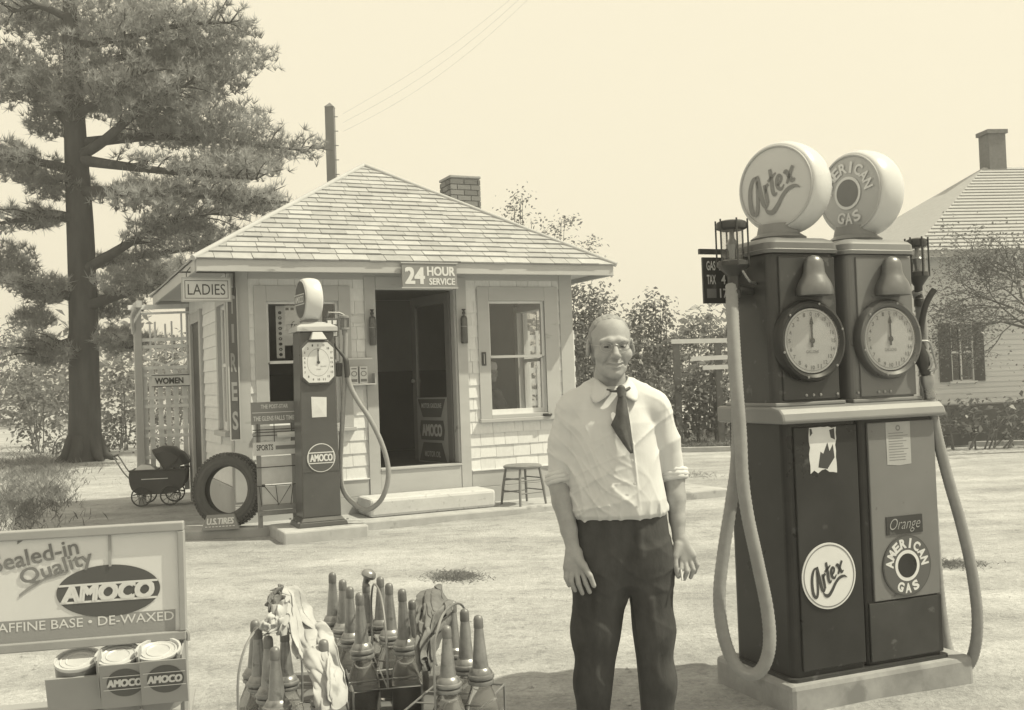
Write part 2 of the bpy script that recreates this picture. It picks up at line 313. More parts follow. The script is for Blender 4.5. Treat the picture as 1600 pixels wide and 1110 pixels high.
# siding shingles, course by course
unit = MB().add([(0,-.016,0),(1,-.016,0),(1,0,0),(0,0,0),(0,-.004,1),(1,-.004,1),(1,0,1),(0,0,1)], [(0,3,2,1),(4,5,6,7),(0,1,5,4),(1,2,6,5),(2,3,7,6),(3,0,4,7)])
ush = unit.build('siding_shingle', mSHING, WALL); ume = ush.data; first = True; rs = random.Random(3)
def piece(name, me, parent, loc, scale, rot=(0,0,0)):
    o = bpy.data.objects.new(name, me); COL.objects.link(o); o.parent = parent; o.location = loc; o.scale = scale; o.rotation_euler = rot; return o
z = .459; k = 0
while z < 2.76:
    zt = min(z + .143, 2.84); iv = [(-1.46, 2.35)]
    for s0, s1, z0, z1 in OPEN:
        if zt > z0 + .02 and z < z1 - .02:
            nv = []
            for a, b in iv:
                if s1 <= a or s0 >= b: nv.append((a, b)); continue
                if s0 > a: nv.append((a, s0 - .005))
                if s1 < b: nv.append((s1 + .005, b))
            iv = nv
    for a, b in iv:
        s = a - rs.uniform(0, .1) * 0
        while s < b - .01:
            w = rs.uniform(.11, .30)
            if b - s - w < .07: w = b - s
            zz = z + rs.uniform(-.003, .003)
            if first: ush.location = (s+.002, -.001, zz); ush.scale = (w-.004, 1, zt - z + .012); first = False
            else: piece('siding_shingle', ume, WALL, (s+.002, -.001, zz), (w-.004, rs.uniform(.85,1.2), zt - z + .012), (rs.uniform(-.006,.006), 0, 0))
            s += w
    z += .143; k += 1
# clapboards of the left side, other sides joined
ucl = MB().add([(-.018,0,0),(-.018,1,0),(0,1,0),(0,0,0),(-.004,0,1),(-.004,1,1),(0,1,1),(0,0,1)], [(0,1,2,3),(4,7,6,5),(0,4,5,1),(1,5,6,2),(2,6,7,3),(3,7,4,0)])
oth = MB(); fc = True; z = .459
while z < 2.8:
    zt = min(z+.143, 2.83); iv = [(.02, .27-.10), (.80+.10, 2.12)] if (zt > 1.02 and z < 2.5) else [(.02, 2.12)]
    for a, b in iv:
        if fc: o = ucl.build('clapboard', mSHING, WALL); cme = o.data; o.location = (-1.611, a, z); o.scale = (1, b-a, zt-z+.012); fc = False
        else: piece('clapboard', cme, WALL, (-1.611, a, z), (1, b-a, zt-z+.012))
    for (a, b) in ([(.02,.40),(1.27,3.42)] if (zt > 1.02 and z < 2.45) else [(.02,3.42)]):
        oth.add([(2.499,a,z),(2.499,b,z),(2.481,b,z),(2.481,a,z),(2.485,a,zt),(2.485,b,zt),(2.481,b,zt),(2.481,a,zt)], [(0,3,2,1),(4,5,6,7),(0,1,5,4),(1,2,6,5),(2,3,7,6),(3,0,4,7)])
    z += .143
oth.build('far_side_clapboards', mSHING, WALL, kind='stuff')
# trim
def tb(name, *a, m=None, p=None, bevel=.004): return BOX(name, m or mTRIM, p or ST, *a, bevel=bevel)
tb('corner_board', -1.635, -1.442, -.030, -.001, .30, 2.79); tb('corner_board', -1.640, -1.612, -.028, .12, .30, 2.78)
tb('corner_board', 2.333, 2.505, -.030, -.001, .30, 2.79); tb('corner_board', 2.482, 2.508, -.028, .12, .30, 2.78)
tb('frieze_board', -1.44, 2.331, -.026, -.001, 2.705, 2.80)
tb('skirt_board', -1.645, -.152, -.022, -.001, .26, .452); tb('skirt_board', -1.645, -.152, -.030, -.001, .07, .256)
tb('skirt_board', 1.10, 2.505, -.022, -.001, .26, .452); tb('skirt_board', 1.10, 2.505, -.030, -.001, .07, .256)
tb('skirt_board', -1.642, -1.612, .0, 2.1, .12, .452)
tb('drip_board', -1.44, -.152, -.036, -.001, .448, .462, m=mSHING, bevel=.002); tb('drip_board', 1.10, 2.33, -.036, -.001, .448, .462, m=mSHING, bevel=.002)
DF = tb('door_frame', -.149, -.018, -.034, .02, .075, 2.74); tb('jamb', .966, 1.092, -.034, .02, .075, 2.74, p=DF); tb('head_casing', -.016, .964, -.034, .02, 2.602, 2.74, p=DF)
tb('apron', -.0165, .9645, -.028, .0, .075, .53, p=DF); tb('threshold', -.0165, .9645, -.045, .125, .531, .556, m=mTRIM, p=DF)
for s in (-.030, .952): tb('inner_jamb', s, s+.028, .021, .135, .557, 2.601, p=DF)
# door leaf swung inwards, hinged on the right
DL = empty('door', (.95, .14, .56)); DL.parent = ST; DL.rotation_euler = (0, 0, rad(100))
mDOOR = mat('door_paint', .13, .5, .1, 6)
dm = MB(); W_ = .93
dm.box(0,.11,-.02,.02,0,2.02); dm.box(W_-.11,W_,-.02,.02,0,2.02); dm.box(.11,W_-.11,-.02,.02,0,.22); dm.box(.11,W_-.11,-.02,.02,.62,.74); dm.box(.11,W_-.11,-.02,.02,1.90,2.02)
dm.build('stile', mDOOR, DL, bevel=.003); BOX('panel', mDOOR, DL, .11, W_-.11, -.008, .008, .22, .62); BOX('pane', mGLASS, DL, .11, W_-.11, -.003, .003, .74, 1.90)
MB().lathe([(0,0),(.02,.0),(.028,.02),(.022,.04),(0,.045)], 12, Matrix.Translation((W_-.055,.02,.98)) @ Matrix.Rotation(-math.pi/2,4,'X')).build('knob', mSTEEL, DL)
DM = Matrix.Translation((W_/2, .0225, .37)) @ Matrix.Rotation(math.pi,4,'Z') @ FACE   # inside face seen through the doorway
ps = MB().box(-.36,.36,-.40,.40,.0,.004, M=DM).build('poster', mat('poster_grey', .26, .6, .1, 8), DL)
pk = MB(); pk.prism([(-.33,.38),(.33,.38),(.22,.16),(-.22,.16)],.005,.007,M=DM); pk.prism([(-.27,.12),(.27,.12),(.30,0),(.27,-.12),(-.27,-.12),(-.30,0)],.005,.007,M=DM)
pk.prism([(-.22,-.15),(.22,-.15),(.33,-.38),(-.33,-.38)],.005,.007,M=DM); pk.build('poster_print', mINK, ps)
text('poster_lettering', 'AMOCO', .48, .15, mat('poster_white', .45,.7,.05,5), ps, DM, extrude=.009, fat=.05)
text('poster_lettering', 'MOTOR OIL', .38, .07, MATS['poster_white'], ps, DM @ Matrix.Translation((0,-.29,0)), .02, extrude=.009)
text('poster_lettering', 'MOTOR GASOLINE', .48, .06, MATS['poster_white'], ps, DM @ Matrix.Translation((0,.30,0)), .02, extrude=.009)
# windows
def window(s0, s1, z0, z1, t0, t1, tz1, sill0, rail):
    w = empty('window', (0,0,0)); w.parent = ST
    fr = MB(); fr.box(t0,s0-.001,-.036,.0,sill0+.045,tz1); fr.box(s1+.001,t1,-.036,.0,sill0+.045,tz1); fr.box(s0,s1,-.036,.0,z1+.001,tz1); fr.box(s0,s1,-.036,.0,sill0+.045,z0-.001); fr.build('casing', mTRIM, w, bevel=.003)
    BOX('sill', mTRIM, w, t0-.02, t1+.02, -.075, .0, sill0, sill0+.044, bevel=.006)
    sa = MB(); g = .028
    sa.box(s0,s0+g,.015,.05,rail,z1); sa.box(s1-g,s1,.015,.05,rail,z1); sa.box(s0+g,s1-g,.015,.05,z1-g,z1); sa.box(s0+g,s1-g,.012,.05,rail-.014,rail+.018); sa.build('upper_sash', mWHITE, w, bevel=.003)
    sa = MB(); sa.box(s0,s0+g,.055,.09,z0,rail-.016); sa.box(s1-g,s1,.055,.09,z0,rail-.016); sa.box(s0+g,s1-g,.055,.09,z0,z0+.06); sa.build('lower_sash', mWHITE, w, bevel=.003)
    BOX('pane', mGLASS, w, s0+g, s1-g, .030, .034, rail+.018, z1-g); BOX('pane', mGLASS, w, s0+g, s1-g, .070, .074, z0+.06, rail-.014)
    st_ = MB(); st_.box(s0-.012,s0-.001,-.0355,.11,z0,z1); st_.box(s1+.001,s1+.012,-.0355,.11,z0,z1); st_.build('stop', mWHITE, w)
    return w
window(1.38, 2.12, 1.10, 2.46, 1.233, 2.30, 2.63, 1.012, 1.79); window(-1.25, -.45, 1.10, 2.46, -1.386, -.314, 2.63, 1.005, 1.79)
# left side window
w = empty('window', (0,0,0)); w.parent = ST
c = MB(); c.box(-1.655,-1.612,.17,.269,1.06,2.58); c.box(-1.655,-1.612,.801,.90,1.06,2.58); c.box(-1.655,-1.612,.27,.80,2.461,2.58); c.build('casing', mTRIM, w, bevel=.003)
BOX('sill', mTRIM, w, -1.70,-1.612,.14,.93,1.00,1.058, bevel=.005)
c = MB(); c.box(-1.60,-1.56,.27,.31,1.10,2.46); c.box(-1.60,-1.56,.76,.80,1.10,2.46); c.box(-1.60,-1.56,.31,.76,1.77,1.81); c.box(-1.60,-1.56,.31,.76,1.10,1.15); c.box(-1.60,-1.56,.31,.76,2.42,2.46); c.build('sash', mWHITE, w)
BOX('pane', mGLASS, w, -1.582,-1.578,.31,.76,1.15,1.77); BOX('pane', mGLASS, w, -1.584,-1.580,.31,.76,1.81,2.42)
# right side window, seen from inside through the front one
w = empty('window', (0,0,0)); w.parent = ST
c = MB(); c.box(2.325,2.359,.36,.449,1.02,2.48); c.box(2.325,2.359,1.221,1.31,1.02,2.48); c.box(2.325,2.359,.45,1.22,2.401,2.48); c.box(2.30,2.359,.33,1.34,1.03,1.099); c.build('casing', mWHITE, w)
c = MB(); c.box(2.40,2.44,.45,.48,1.10,2.40); c.box(2.40,2.44,1.19,1.22,1.10,2.40); c.box(2.40,2.44,.48,1.19,1.74,1.78); c.build('sash', mWHITE, w)
BOX('pane', mGLASS, w, 2.418,2.422,.48,1.19,1.10,2.40)
# ladies' door at the rear of the left side
D2 = tb('rear_door', -1.625, -1.612, 2.27, 3.05, .30, 2.40, m=mDARKPAINT); tb('casing', -1.66, -1.6125, 2.13, 2.268, .10, 2.55, m=mTRIM, p=D2); tb('casing', -1.66, -1.6125, 3.052, 3.2, .10, 2.55, m=mTRIM, p=D2); tb('casing', -1.655, -1.6125, 2.269, 3.051, 2.401, 2.54, m=mTRIM, p=D2)
# ------------------------------------------------------------------ roof
EX0, EX1, EY0, EY1, EZ = -2.03, 2.88, -.42, 3.86, 2.875; AP = Vector((.425, 1.72, 4.38))
cor = [Vector((EX0,EY0,EZ)), Vector((EX1,EY0,EZ)), Vector((EX1,EY1,EZ)), Vector((EX0,EY1,EZ))]
rm = MB(); rm.add(cor + [AP] + [c_ - Vector((0,0,.03)) for c_ in cor], [(0,1,4),(1,2,4),(2,3,4),(3,0,4),(8,7,6,5),(0,5,6,1),(1,6,7,2),(2,7,8,3),(3,8,5,0)]); ROOF = rm.build('roof', mROOF, ST)
BOX('soffit', mTRIM, ROOF, EX0+.03, EX1-.03, EY0+.03, EY1-.03, 2.79, 2.80)
tb('fascia', EX0, EX1, EY0-.012, EY0+.02, 2.735, 2.862, p=ROOF); tb('fascia', EX0-.012, EX0+.02, EY0+.021, EY1, 2.735, 2.861, p=ROOF, m=mTRIM)
tb('fascia', EX1-.02, EX1+.012, EY0+.021, EY1, 2.735, 2.861, p=ROOF); tb('fascia', EX0+.021, EX1-.021, EY1-.02, EY1+.012, 2.735, 2.861, p=ROOF)
def course_shingles(A, B, NROW, rs, collect=None):
    # slates on the roof plane A-B-apex, clipped by the hips; one object each or joined
    e = (B-A); Lw = e.length; ex = e.normalized(); mid = (A+B)/2
    foot = A + ex*((AP-A).dot(ex)); up = (AP-foot); Ls = up.length; up = up.normalized(); n = ex.cross(up)
    if n.z < 0: n = -n
    fx = (foot-A).dot(ex); M = FRAME(A, ex, up, n); ex_ = Ls/NROW
    for r in range(NROW):
        y0 = r*ex_ - (.035 if r == 0 else 0); y1 = min((r+1)*ex_ + .03, Ls-.005)
        def lim(y): t = max(y,0)/Ls; return (fx*t + .01 - (.03 if r==0 else 0), Lw - (Lw-fx)*t - .01 + (.03 if r==0 else 0))
        a0, b0 = lim(y0); a1, b1 = lim(y1); x = a0 - rs.uniform(0,.12)
        while x < b0 - .02:
            w = rs.uniform(.15,.34); xa = max(x,a0)+.003; xb = min(x+w,b0)-.003
            if b0 - xb < .06: xb = b0
            x = xb + .003 if xb < b0 else b0
            if xb - xa < .02: continue
            ta = min(max(xa,a1),b1); tbb = min(max(xb,a1),b1)
            if tbb - ta < .004: tbb = ta + .004
            zb = .020 + rs.uniform(-.002,.006); dy = rs.uniform(-.005,.004); zt = .004
            vs = [(xa,y0+dy,zb-.016),(xb,y0+dy+rs.uniform(-.003,.003),zb-.016),(tbb,y1,-.004),(ta,y1,-.004),(xa,y0+dy,zb),(xb,y0+dy,zb+rs.uniform(-.002,.002)),(tbb,y1,zt),(ta,y1,zt)]
            fs_ = [(0,3,2,1),(4,5,6,7),(0,1,5,4),(1,2,6,5),(2,3,7,6),(3,0,4,7)]
            if collect is not None: collect.add(vs, fs_, False, M)
            else: MB().add(vs, fs_, False, M).build('roof_slate', mROOF, ROOF)
course_shingles(cor[0], cor[1], 22, random.Random(11))
o_ = MB()
for i in (1,2,3): course_shingles(cor[i], cor[(i+1)%4], 22, random.Random(20+i), o_)
o_.build('slates_of_other_slopes', mROOF, ROOF, kind='stuff')
mHIP = mat('hip_capping', .40, .8, .1, 5)
for c_ in cor:
    d = (AP-c_); a = c_ - d.normalized()*.05 + Vector((0,0,.012)); MB().tube([a, AP+Vector((0,0,.012))], .032, 10).build('hip_cap', mHIP, ROOF)
# chimney
CH = MB().box(1.915, 2.345, 2.385, 2.785, 2.9, 4.43).build('chimney', mMORT, ROOF)
bu = MB().box(0,1,0,1,0,1); bme = None; zc = 3.02; r = 0
while zc < 4.42:
    hgt = .066; o = 0.0 if r % 2 else .105
    for side in range(4):
        ln = .47 if side % 2 == 0 else .42; t = -o
        while t < ln - .02:
            a = max(t, 0)+.006; b = min(t+.21, ln)-.006; t += .21
            if b - a < .03: continue
            if side == 0: box = (1.89+a, 2.365, b-a, .035)
            elif side == 2: box = (1.89+a, 2.77, b-a, .035)
            elif side == 1: box = (2.325, 2.365+.036+max(a-.036,0), .035, min(b,.384)-max(a,.036))
            else: box = (1.89, 2.365+.036+max(a-.036,0), .035, min(b,.384)-max(a,.036))
            if box[3] < .02: continue
            if bme is None: ob = bu.build('brick', mBRICK, CH); bme = ob.data; ob.location = (box[0],box[1],zc); ob.scale = (box[2],box[3],hgt)
            else: piece('brick', bme, CH, (box[0],box[1],zc), (box[2],box[3],hgt))
    zc += .078; r += 1
BOX('chimney_cap', mMORT, ROOF, 1.885, 2.365, 2.36, 2.81, 4.431, 4.47, bevel=.01)

# ------------------------------------------------------------------ concrete step
sp = MB().box(-.74,.74,-.25,.25,0,.20).build('concrete_step', mWHITEWASH, None, bevel=.035); sp.location = stw(.43,-.29,.075); sp.rotation_euler = (0,0,rad(24.6))
tag(sp, 'long whitewashed concrete step below the open doorway', 'step')
# ------------------------------------------------------------------ things on and around the station
def panel_thing(name, o_loc, rz, label, cat, group=None): return empty(name, o_loc, rz, label, cat, group)
YAW = rad(24.6)
# 24 hour service sign
t = panel_thing('service_sign', stw(.482,-.470,2.575), YAW, 'dark 24 HOUR SERVICE sign with pale blocky letters hung on the eave', 'sign')
BOX('board', mSIGNMID, t, -.325,.325,-.012,.012,0,.265, bevel=.003)
fr = MB(); fr.box(-.335,.335,-.02,.016,.2651,.278); fr.box(-.335,.335,-.02,.016,-.013,-.0001); fr.build('frame', mTRIM, t)
FM = Matrix.Translation((0,-.0125,0)) @ FACE
text('lettering', '24', .235, .19, mSIGNLT, t, FM @ Matrix.Translation((-.175,.13,0)), fat=.05); text('lettering', 'HOUR', .335, .105, mSIGNLT, t, FM @ Matrix.Translation((.135,.18,0)), fat=.045); text('lettering', 'SERVICE', .31, .075, mSIGNLT, t, FM @ Matrix.Translation((.145,.065,0)), fat=.04)
# LADIES sign on iron bracket
t = panel_thing('ladies_sign', stw(-1.885,-.09,2.46), YAW, 'white LADIES sign hanging from an iron bracket under the eave corner', 'sign')
BOX('board', mSIGNLT, t, -.245,.245,-.010,.010,.0,.235, bevel=.003)
fr = MB(); fr.box(-.255,.255,-.016,.014,.2351,.247); fr.box(-.255,.255,-.016,.014,-.012,-.0001); fr.box(-.255,-.2451,-.016,.014,0,.235); fr.box(.2451,.255,-.016,.014,0,.235); fr.build('frame', mTRIM, t)
ln = MB(); e=.022
ln.box(-.245+e,.245-e,-.0125,-.0115,e,e+.006); ln.box(-.245+e,.245-e,-.0125,-.0115,.235-e-.006,.235-e); ln.box(-.245+e,-.239+e,-.0125,-.0115,e+.006,.229-e); ln.box(.239-e,.245-e,-.0125,-.0115,e+.006,.229-e); ln.build('border_line', mINK, t)
text('lettering', 'LADIES', .385, .115, mINK, t, Matrix.Translation((0,-.0105,.1175)) @ FACE)
br = MB(); br.tube([(-.27,0,.30),(.30,0,.30)],.009,6); br.tube([(-.20,0,.24),(-.20,0,.30)],.004,5); br.tube([(.20,0,.24),(.20,0,.30)],.004,5)
br.tube(catmull([(-.2,0,.30),(-.1,0,.40),(.05,0,.38),(.1,0,.33),(.04,0,.31)]),.005,5); br.tube([(.29,.0,.05),(.29,0,.42)],.012,6); br.build('bracket', mIRON, t)
# vertical blade sign on the corner
t = panel_thing('tire_blade_sign', stw(-1.625,-.075,.98), YAW, 'tall narrow dark sign with stacked pale letters spelling TIRES at the building corner', 'sign')
BOX('board', mSIGNDK, t, -.046,.046,-.008,.008,0,1.62)
fr = MB(); fr.box(-.058,-.0461,-.014,.012,-.012,1.632); fr.box(.0461,.058,-.014,.012,-.012,1.632); fr.box(-.046,.046,-.014,.012,1.6201,1.632); fr.box(-.046,.046,-.014,.012,-.012,-.0001); fr.build('frame', mTRIM, t)
for i, ch in enumerate('TIRES'): text('lettering', ch, .026 if ch=='I' else .060, .20, mat('faded_sign_letter',.27,.6,.1,6), t, Matrix.Translation((0,-.009,1.44-.31*i)) @ FACE, .03)
br = MB(); br.tube([(0,.01,1.5),(.03,.05,1.5)],.008,5); br.tube([(0,.01,.2),(.03,.05,.2)],.008,5); br.build('bracket', mIRON, t)
# fire extinguishers on the door casing
for s, lb in ((-.08,'slim dark fire extinguisher on the left side of the doorway'), (1.035,'slim dark fire extinguisher on the right side of the doorway')):
    t = empty('fire_extinguisher', stw(s,-.085,1.955), YAW, lb, 'extinguisher', 'extinguishers beside the door')
    MB().lathe([(0,0),(.036,.0),(.040,.012),(.040,.29),(.034,.315),(.016,.33),(.016,.345)],16).build('cylinder', mat('extinguisher_metal',.11,.3,.2,10,metal=.5), t)
    MB().lathe([(.014,.345),(.02,.35),(.02,.37),(.012,.375),(.012,.39),(.024,.395),(.024,.405),(0,.41)],12).build('valve', mIRON, t)
    b_ = MB().tube([(.041*math.cos(k*.4),.041*math.sin(k*.4),.2) for k in range(17)],.004,5); b_.box(-.012,.012,.035,.054,.05,.26); b_.build('clip', mSTEEL, t)
# thermometer, card, shelf with cartons
t = empty('thermometer', stw(1.29,-.039,1.69), YAW, 'narrow dark thermometer plate on the casing beside the right window', 'thermometer'); BOX('plate', mIRON, t, -.028,.028,-.012,0,0,.16, bevel=.004); BOX('tube', mSTEEL, t, -.005,.005,-.018,-.0125,.02,.14)
t = MB().box(-.085,.085,-.004,0,0,.075).build('price_card', mPAPER); t.location = stw(-.25,-.022,2.215); t.rotation_euler = (0,0.03,YAW); tag(t, 'small white card tacked on the shingles left of the doorway', 'card')
t = empty('wall_shelf', stw(-.235,-.041,1.51), YAW, 'grey wall shelf with back board holding two small cartons left of the doorway', 'shelf')
BOX('back_board', mTRIM, t, -.16,.16,-.012,0,0,.31, bevel=.002); BOX('shelf_board', mTRIM, t, -.16,.16,-.11,-.0125,0,.018, bevel=.002); BOX('end_board', mTRIM, t, .148,.16,-.11,-.0125,.0181,.13); BOX('lip', mWHITE, t, -.16,.15,-.018,-.0122,.29,.305)
for i,(x,lb) in enumerate(((-.085,'small printed carton on the wall shelf, nearer the pump hose'),(.025,'small printed carton on the wall shelf, nearer the doorway'))):
    c = empty('carton', STM @ Vector((-.235+x, -.095, 1.529)), YAW, lb, 'carton', 'cartons on the wall shelf'); BOX('box', mPAPER, c, -.045,.045,-.025,.025,0,.19, bevel=.002)
    pr = MB(); disc(pr,.034,.030,.0262,24,M=Matrix.Translation((0,0,.11)) @ FACE,r0=.7); pr.box(-.035,.035,-.0268,-.0255,.02,.05); pr.box(-.03,.03,-.0268,-.0255,.16,.172); pr.build('print', mINKG, c)
# poster in the left window
t = empty('window_poster', stw(-.86,.125,1.84), YAW, 'pale poster with the word free and a border of dark marks inside the left window', 'poster')
ps = MB(); ps.box(-.26,-.17,0,.004,0,.58); ps.box(-.1699,.26,0,.004,.14,.58); ps.build('sheet', mPAPER, t)
mk = MB()
for i in range(9): disc(mk,.020,.018,.002,10,M=Matrix.Translation((-.215,-.001,.04+.058*i)) @ FACE, r0=.45 if i%2 else 0)
for i in range(7): mk.box(-.15+.056*i,-.115+.056*i,-.003,-.001,.53,.56)
mk.build('print', mINK, t); text('lettering','free',.20,.10,mINK,t,Matrix.Translation((.0,-.002,.36)) @ FACE, -.01, .25)
# open tin on the right window sill
t = MB().lathe([(0,0),(.05,0),(.058,.02),(.05,.03),(.045,.012),(0,.012)],18).build('tin_dish', mIRON); t.location = stw(2.10,-.055,1.058); tag(t, 'small dark tin dish on the sill of the right window', 'dish')
# wooden stool
t = empty('wooden_stool', stw(1.53,-.50,.075), YAW+.2, 'low four-legged wooden stool beside the concrete step', 'stool')
mWOOD = mat('weathered_wood', .20, .8, .25, 8, .002, 40, stretch=(1,1,.2))
MB().lathe([(0,.415),(.20,.415),(.222,.428),(.222,.445),(.205,.455),(0,.452)],28).build('seat', mWOOD, t)
lg = [(.15*sx,.15*sy) for sx,sy in ((1,1),(-1,1),(-1,-1),(1,-1))]
for x,y in lg: MB().tube([(x*1.22,y*1.22,0),(x*1.1,y*1.1,.2),(x*.92,y*.92,.42)],[.013,.017,.014],8).build('leg', mWOOD, t)
for i in range(4):
    for z_ in (.14,.28):
        k = 1.22-.30*z_/.42*1.0; a,b = lg[i],lg[(i+1)%4]; zz = z_+(.02 if i%2 else 0); MB().tube([(a[0]*k,a[1]*k,zz),(b[0]*k,b[1]*k,zz)],.008,6).build('rung', mWOOD, t)
# ------------------------------------------------------------------ tyre
mRUB = mat('tyre_rubber', .075, .8, .2, 10, .001, 40)
TP = at(357,765,10.95); TR = .385
t = empty('tyre', (TP.x, TP.y, .075), 0, 'upright car tyre with chunky tread leaning at the building corner', 'tyre')
nrm = Vector((-.22,-.97,.10)).normalized(); tz = Vector((0,0,1)); tx = nrm.cross(tz).normalized()*-1; ty = nrm.cross(tx)
if ty.z < 0: ty = -ty
TM = FRAME((0,0,TR), tx, ty, tx.cross(ty))
prof = [(.245,-.05),(.25,-.062),(.275,-.078),(.32,-.083),(.352,-.076),(.372,-.06),(.381,-.035),(.383,0),(.381,.035),(.372,.06),(.352,.076),(.32,.083),(.275,.078),(.25,.062),(.245,.05),(.262,.045),(.30,.066),(.345,.062),(.366,.03),(.368,0),(.366,-.03),(.345,-.062),(.30,-.066),(.262,-.045),(.245,-.05)]
MB().lathe(prof,72,TM).build('casing', mRUB, t, sharp=50)
tr = MB()
for k in range(60):
    a = 2*math.pi*k/60
    for sgn in (-1,1):
        R_ = Matrix.Rotation(a,4,'Z') @ Matrix.Translation((.381,0,sgn*.038)) @ Matrix.Rotation(sgn*.35,4,'X'); tr.box(-.004,.010,-.013,.013,-.024,.024, M=TM @ R_)
        R_ = Matrix.Rotation(a+.05,4,'Z') @ Matrix.Translation((.364,0,sgn*.072)); tr.box(-.012,.010,-.011,.011,-.010,.008, M=TM @ R_)
for z_ in (-.012,.012): tr.lathe([(.382,z_-.006),(.390,z_-.005),(.390,z_+.005),(.382,z_+.006),(.382,z_-.006)],60,TM)
tr.build('tread', mRUB, t, kind='stuff')
for r_ in (.335,.29): MB().tube([(r_*math.cos(2*math.pi*k/64), r_*math.sin(2*math.pi*k/64), .0825 if r_>.3 else .0805) for k in range(64)],.003,5,closed=True,M=TM).build('sidewall_rib', mRUB, t)
TM2 = TM if (TM.to_3x3() @ Vector((0,0,1))).y < 0 else TM @ Matrix.Rotation(math.pi,4,'Y')
# U.S. TIRES wedge
P = gnd(345,826,.08); t = empty('tire_stand_sign', (P.x,P.y,.075), rad(12), 'small wedge-shaped U.S. TIRES stand on the ground under the tyre', 'sign')
sw = MB().add([(-.19,-.07,0),(.19,-.07,0),(.19,.09,0),(-.19,.09,0),(-.135,.0,.15),(.135,.0,.15),(.16,.06,.14),(-.135,.06,.14)],[(0,3,2,1),(4,5,6,7),(0,1,5,4),(1,2,6,5),(2,3,7,6),(3,0,4,7)]).build('wedge', mSIGNMID, t)
WMt = Matrix.Translation((0,-.032,.084)) @ Matrix.Rotation(math.pi/2-.437,4,'X')
text('lettering','U.S.TIRES',.27,.07,mSIGNLT,t,WMt,0,.1,extrude=.004,fat=.05); k_=MB()
for i in range(9): k_.box(-.15+.034*i,-.128+.034*i,-.062,-.053,.004,.006,M=WMt)
k_.build('small_print', mSIGNLT, t)
# ------------------------------------------------------------------ newspaper rack
t = empty('newspaper_rack', stw(-1.33,-.50,.075), YAW, 'wire and wood newspaper rack with lettered boards between tyre and pump', 'newspaper rack')
mRW = mat('rack_wood', .26,.8,.2,7,stretch=(1,1,.2))
zz = lambda y: 1.5 + (609-y)/147.0
for x in (-.14,.22): BOX('upright', mRW, t, x-.022,x+.022,-.012,.012,0,zz(645))
def board(name, y0, y1, x0, x1, m): return BOX(name, m, t, x0,x1,-.035,-.0125,zz(y1),zz(y0), bevel=.002)
b1 = board('header_board', 639, 673, -.21, .27, mSIGNMID)
def lb(p_, s_, w_, h_, y, m): text('lettering', s_, w_, h_, m, p_, Matrix.Translation((.03,-.0355,zz(y))) @ FACE, .02)
lb(b1,'THE POST-STAR',.28,.042,646,mSIGNLT); lb(b1,'THE GLENS FALLS TIMES',.44,.05,664,mSIGNLT); MB().box(-.2,.26,-.0362,-.0352,zz(655.5),zz(654.5)).build('rule', mSIGNLT, b1)
b2 = board('middle_board', 700, 720, -.20, .29, mPAPER); text('lettering','SPORTS',.17,.06,mINK,b2,Matrix.Translation((-.08,-.0355,zz(708))) @ FACE,.02); MB().box(.03,.27,-.0362,-.0352,zz(712),zz(706)).build('print', mINKG, b2)
board('rail', 795, 803, -.14, .22, mRW); board('rail', 804, 811, -.16, .24, mRW)
wr = MB()
for y in (681,685,690,738,766): wr.tube([(-.2,-.04,zz(y)),(.28,-.04,zz(y))],.005,5)
for x in (-.15,.02,.2): wr.tube([(x,-.035,zz(672)),(x,-.035,zz(700))],.004,5); wr.tube([(x,-.035,zz(766)),(x+.05*(x<.1)-.03,-.035,zz(797))],.004,5)
wr.tube([(-.1,-.035,zz(766)),(.05,-.035,zz(795)),(.18,-.035,zz(766))],.004,5); wr.build('wire', mIRON, t, kind='stuff')
for i,(y0,y1,x0,x1) in enumerate(((676,697,-.12,.20),(722,764,-.13,.21),(768,796,-.12,.2))): BOX('backing_paper', mPAPER, t, x0,x1,-.008,-.004,zz(y1),zz(y0))
np_ = MB().add([(x,-.05-.03*math.sin(k*math.pi/6),zz(690)-.03*math.cos(k*math.pi/6)) for x in (.04,.26) for k in range(7)],[(k,k+1,8+k,7+k) for k in range(6)]).build('rolled_newspaper', mPAPER); np_.matrix_world = MW(t)
tag(np_, 'folded newspaper tucked in the top wire of the rack', 'newspaper')

# ------------------------------------------------------------------ round globe shared by all pumps
mGLOBE = mat('milk_glass', .56, .25, .05, 4, spec=.5)
def globe(parent, pos, nrm, r, thick, rim=True):
    nrm = Vector(nrm).normalized(); tx = Vector((0,0,1)).cross(nrm).normalized(); ty = nrm.cross(tx); M = FRAME(pos, tx, ty, nrm); h = thick/2
    e = empty('globe', (0,0,0)); e.parent = parent
    prof = [(0,-h*.95),(r*.86,-h*.92)] + [(r*.90+r*.115*math.cos(a)*1.0, h*.92*math.sin(a)) for a in np.linspace(-math.pi/2,math.pi/2,15)] + [(r*.86,h*.92),(0,h*.95)]
    MB().lathe(prof,56,M).build('glass_body', mGLOBE, e)
    MB().tube([(r*.875*math.cos(2*math.pi*k/56), r*.875*math.sin(2*math.pi*k/56), h*.95) for k in range(56)],r*.028,6,closed=True,M=M).build('rim', mTRIM, e)
    fc = MB().lathe([(r*.86,h*.93),(r*.6,h*1.02),(r*.3,h*1.06),(0,h*1.07)],48,M); return e, M, fc, h
def dial_numbers(mb, M, rx, ry, size, n=20, z=.003, labels=None):
    for i in range(n):
        a = math.pi/2 + 2*math.pi*i/n; s_ = labels[i] if labels else str(i); vs, fs_ = text_geo(s_, size*(.7 if len(s_)==1 else 1.15), size, .02, z)
        mb.add([(x+rx*math.cos(a), y+ry*math.sin(a), zz_) for x,y,zz_ in vs], fs_, False, M)
mHOSE = mat('pale_hose', .26, .7, .12, 20)
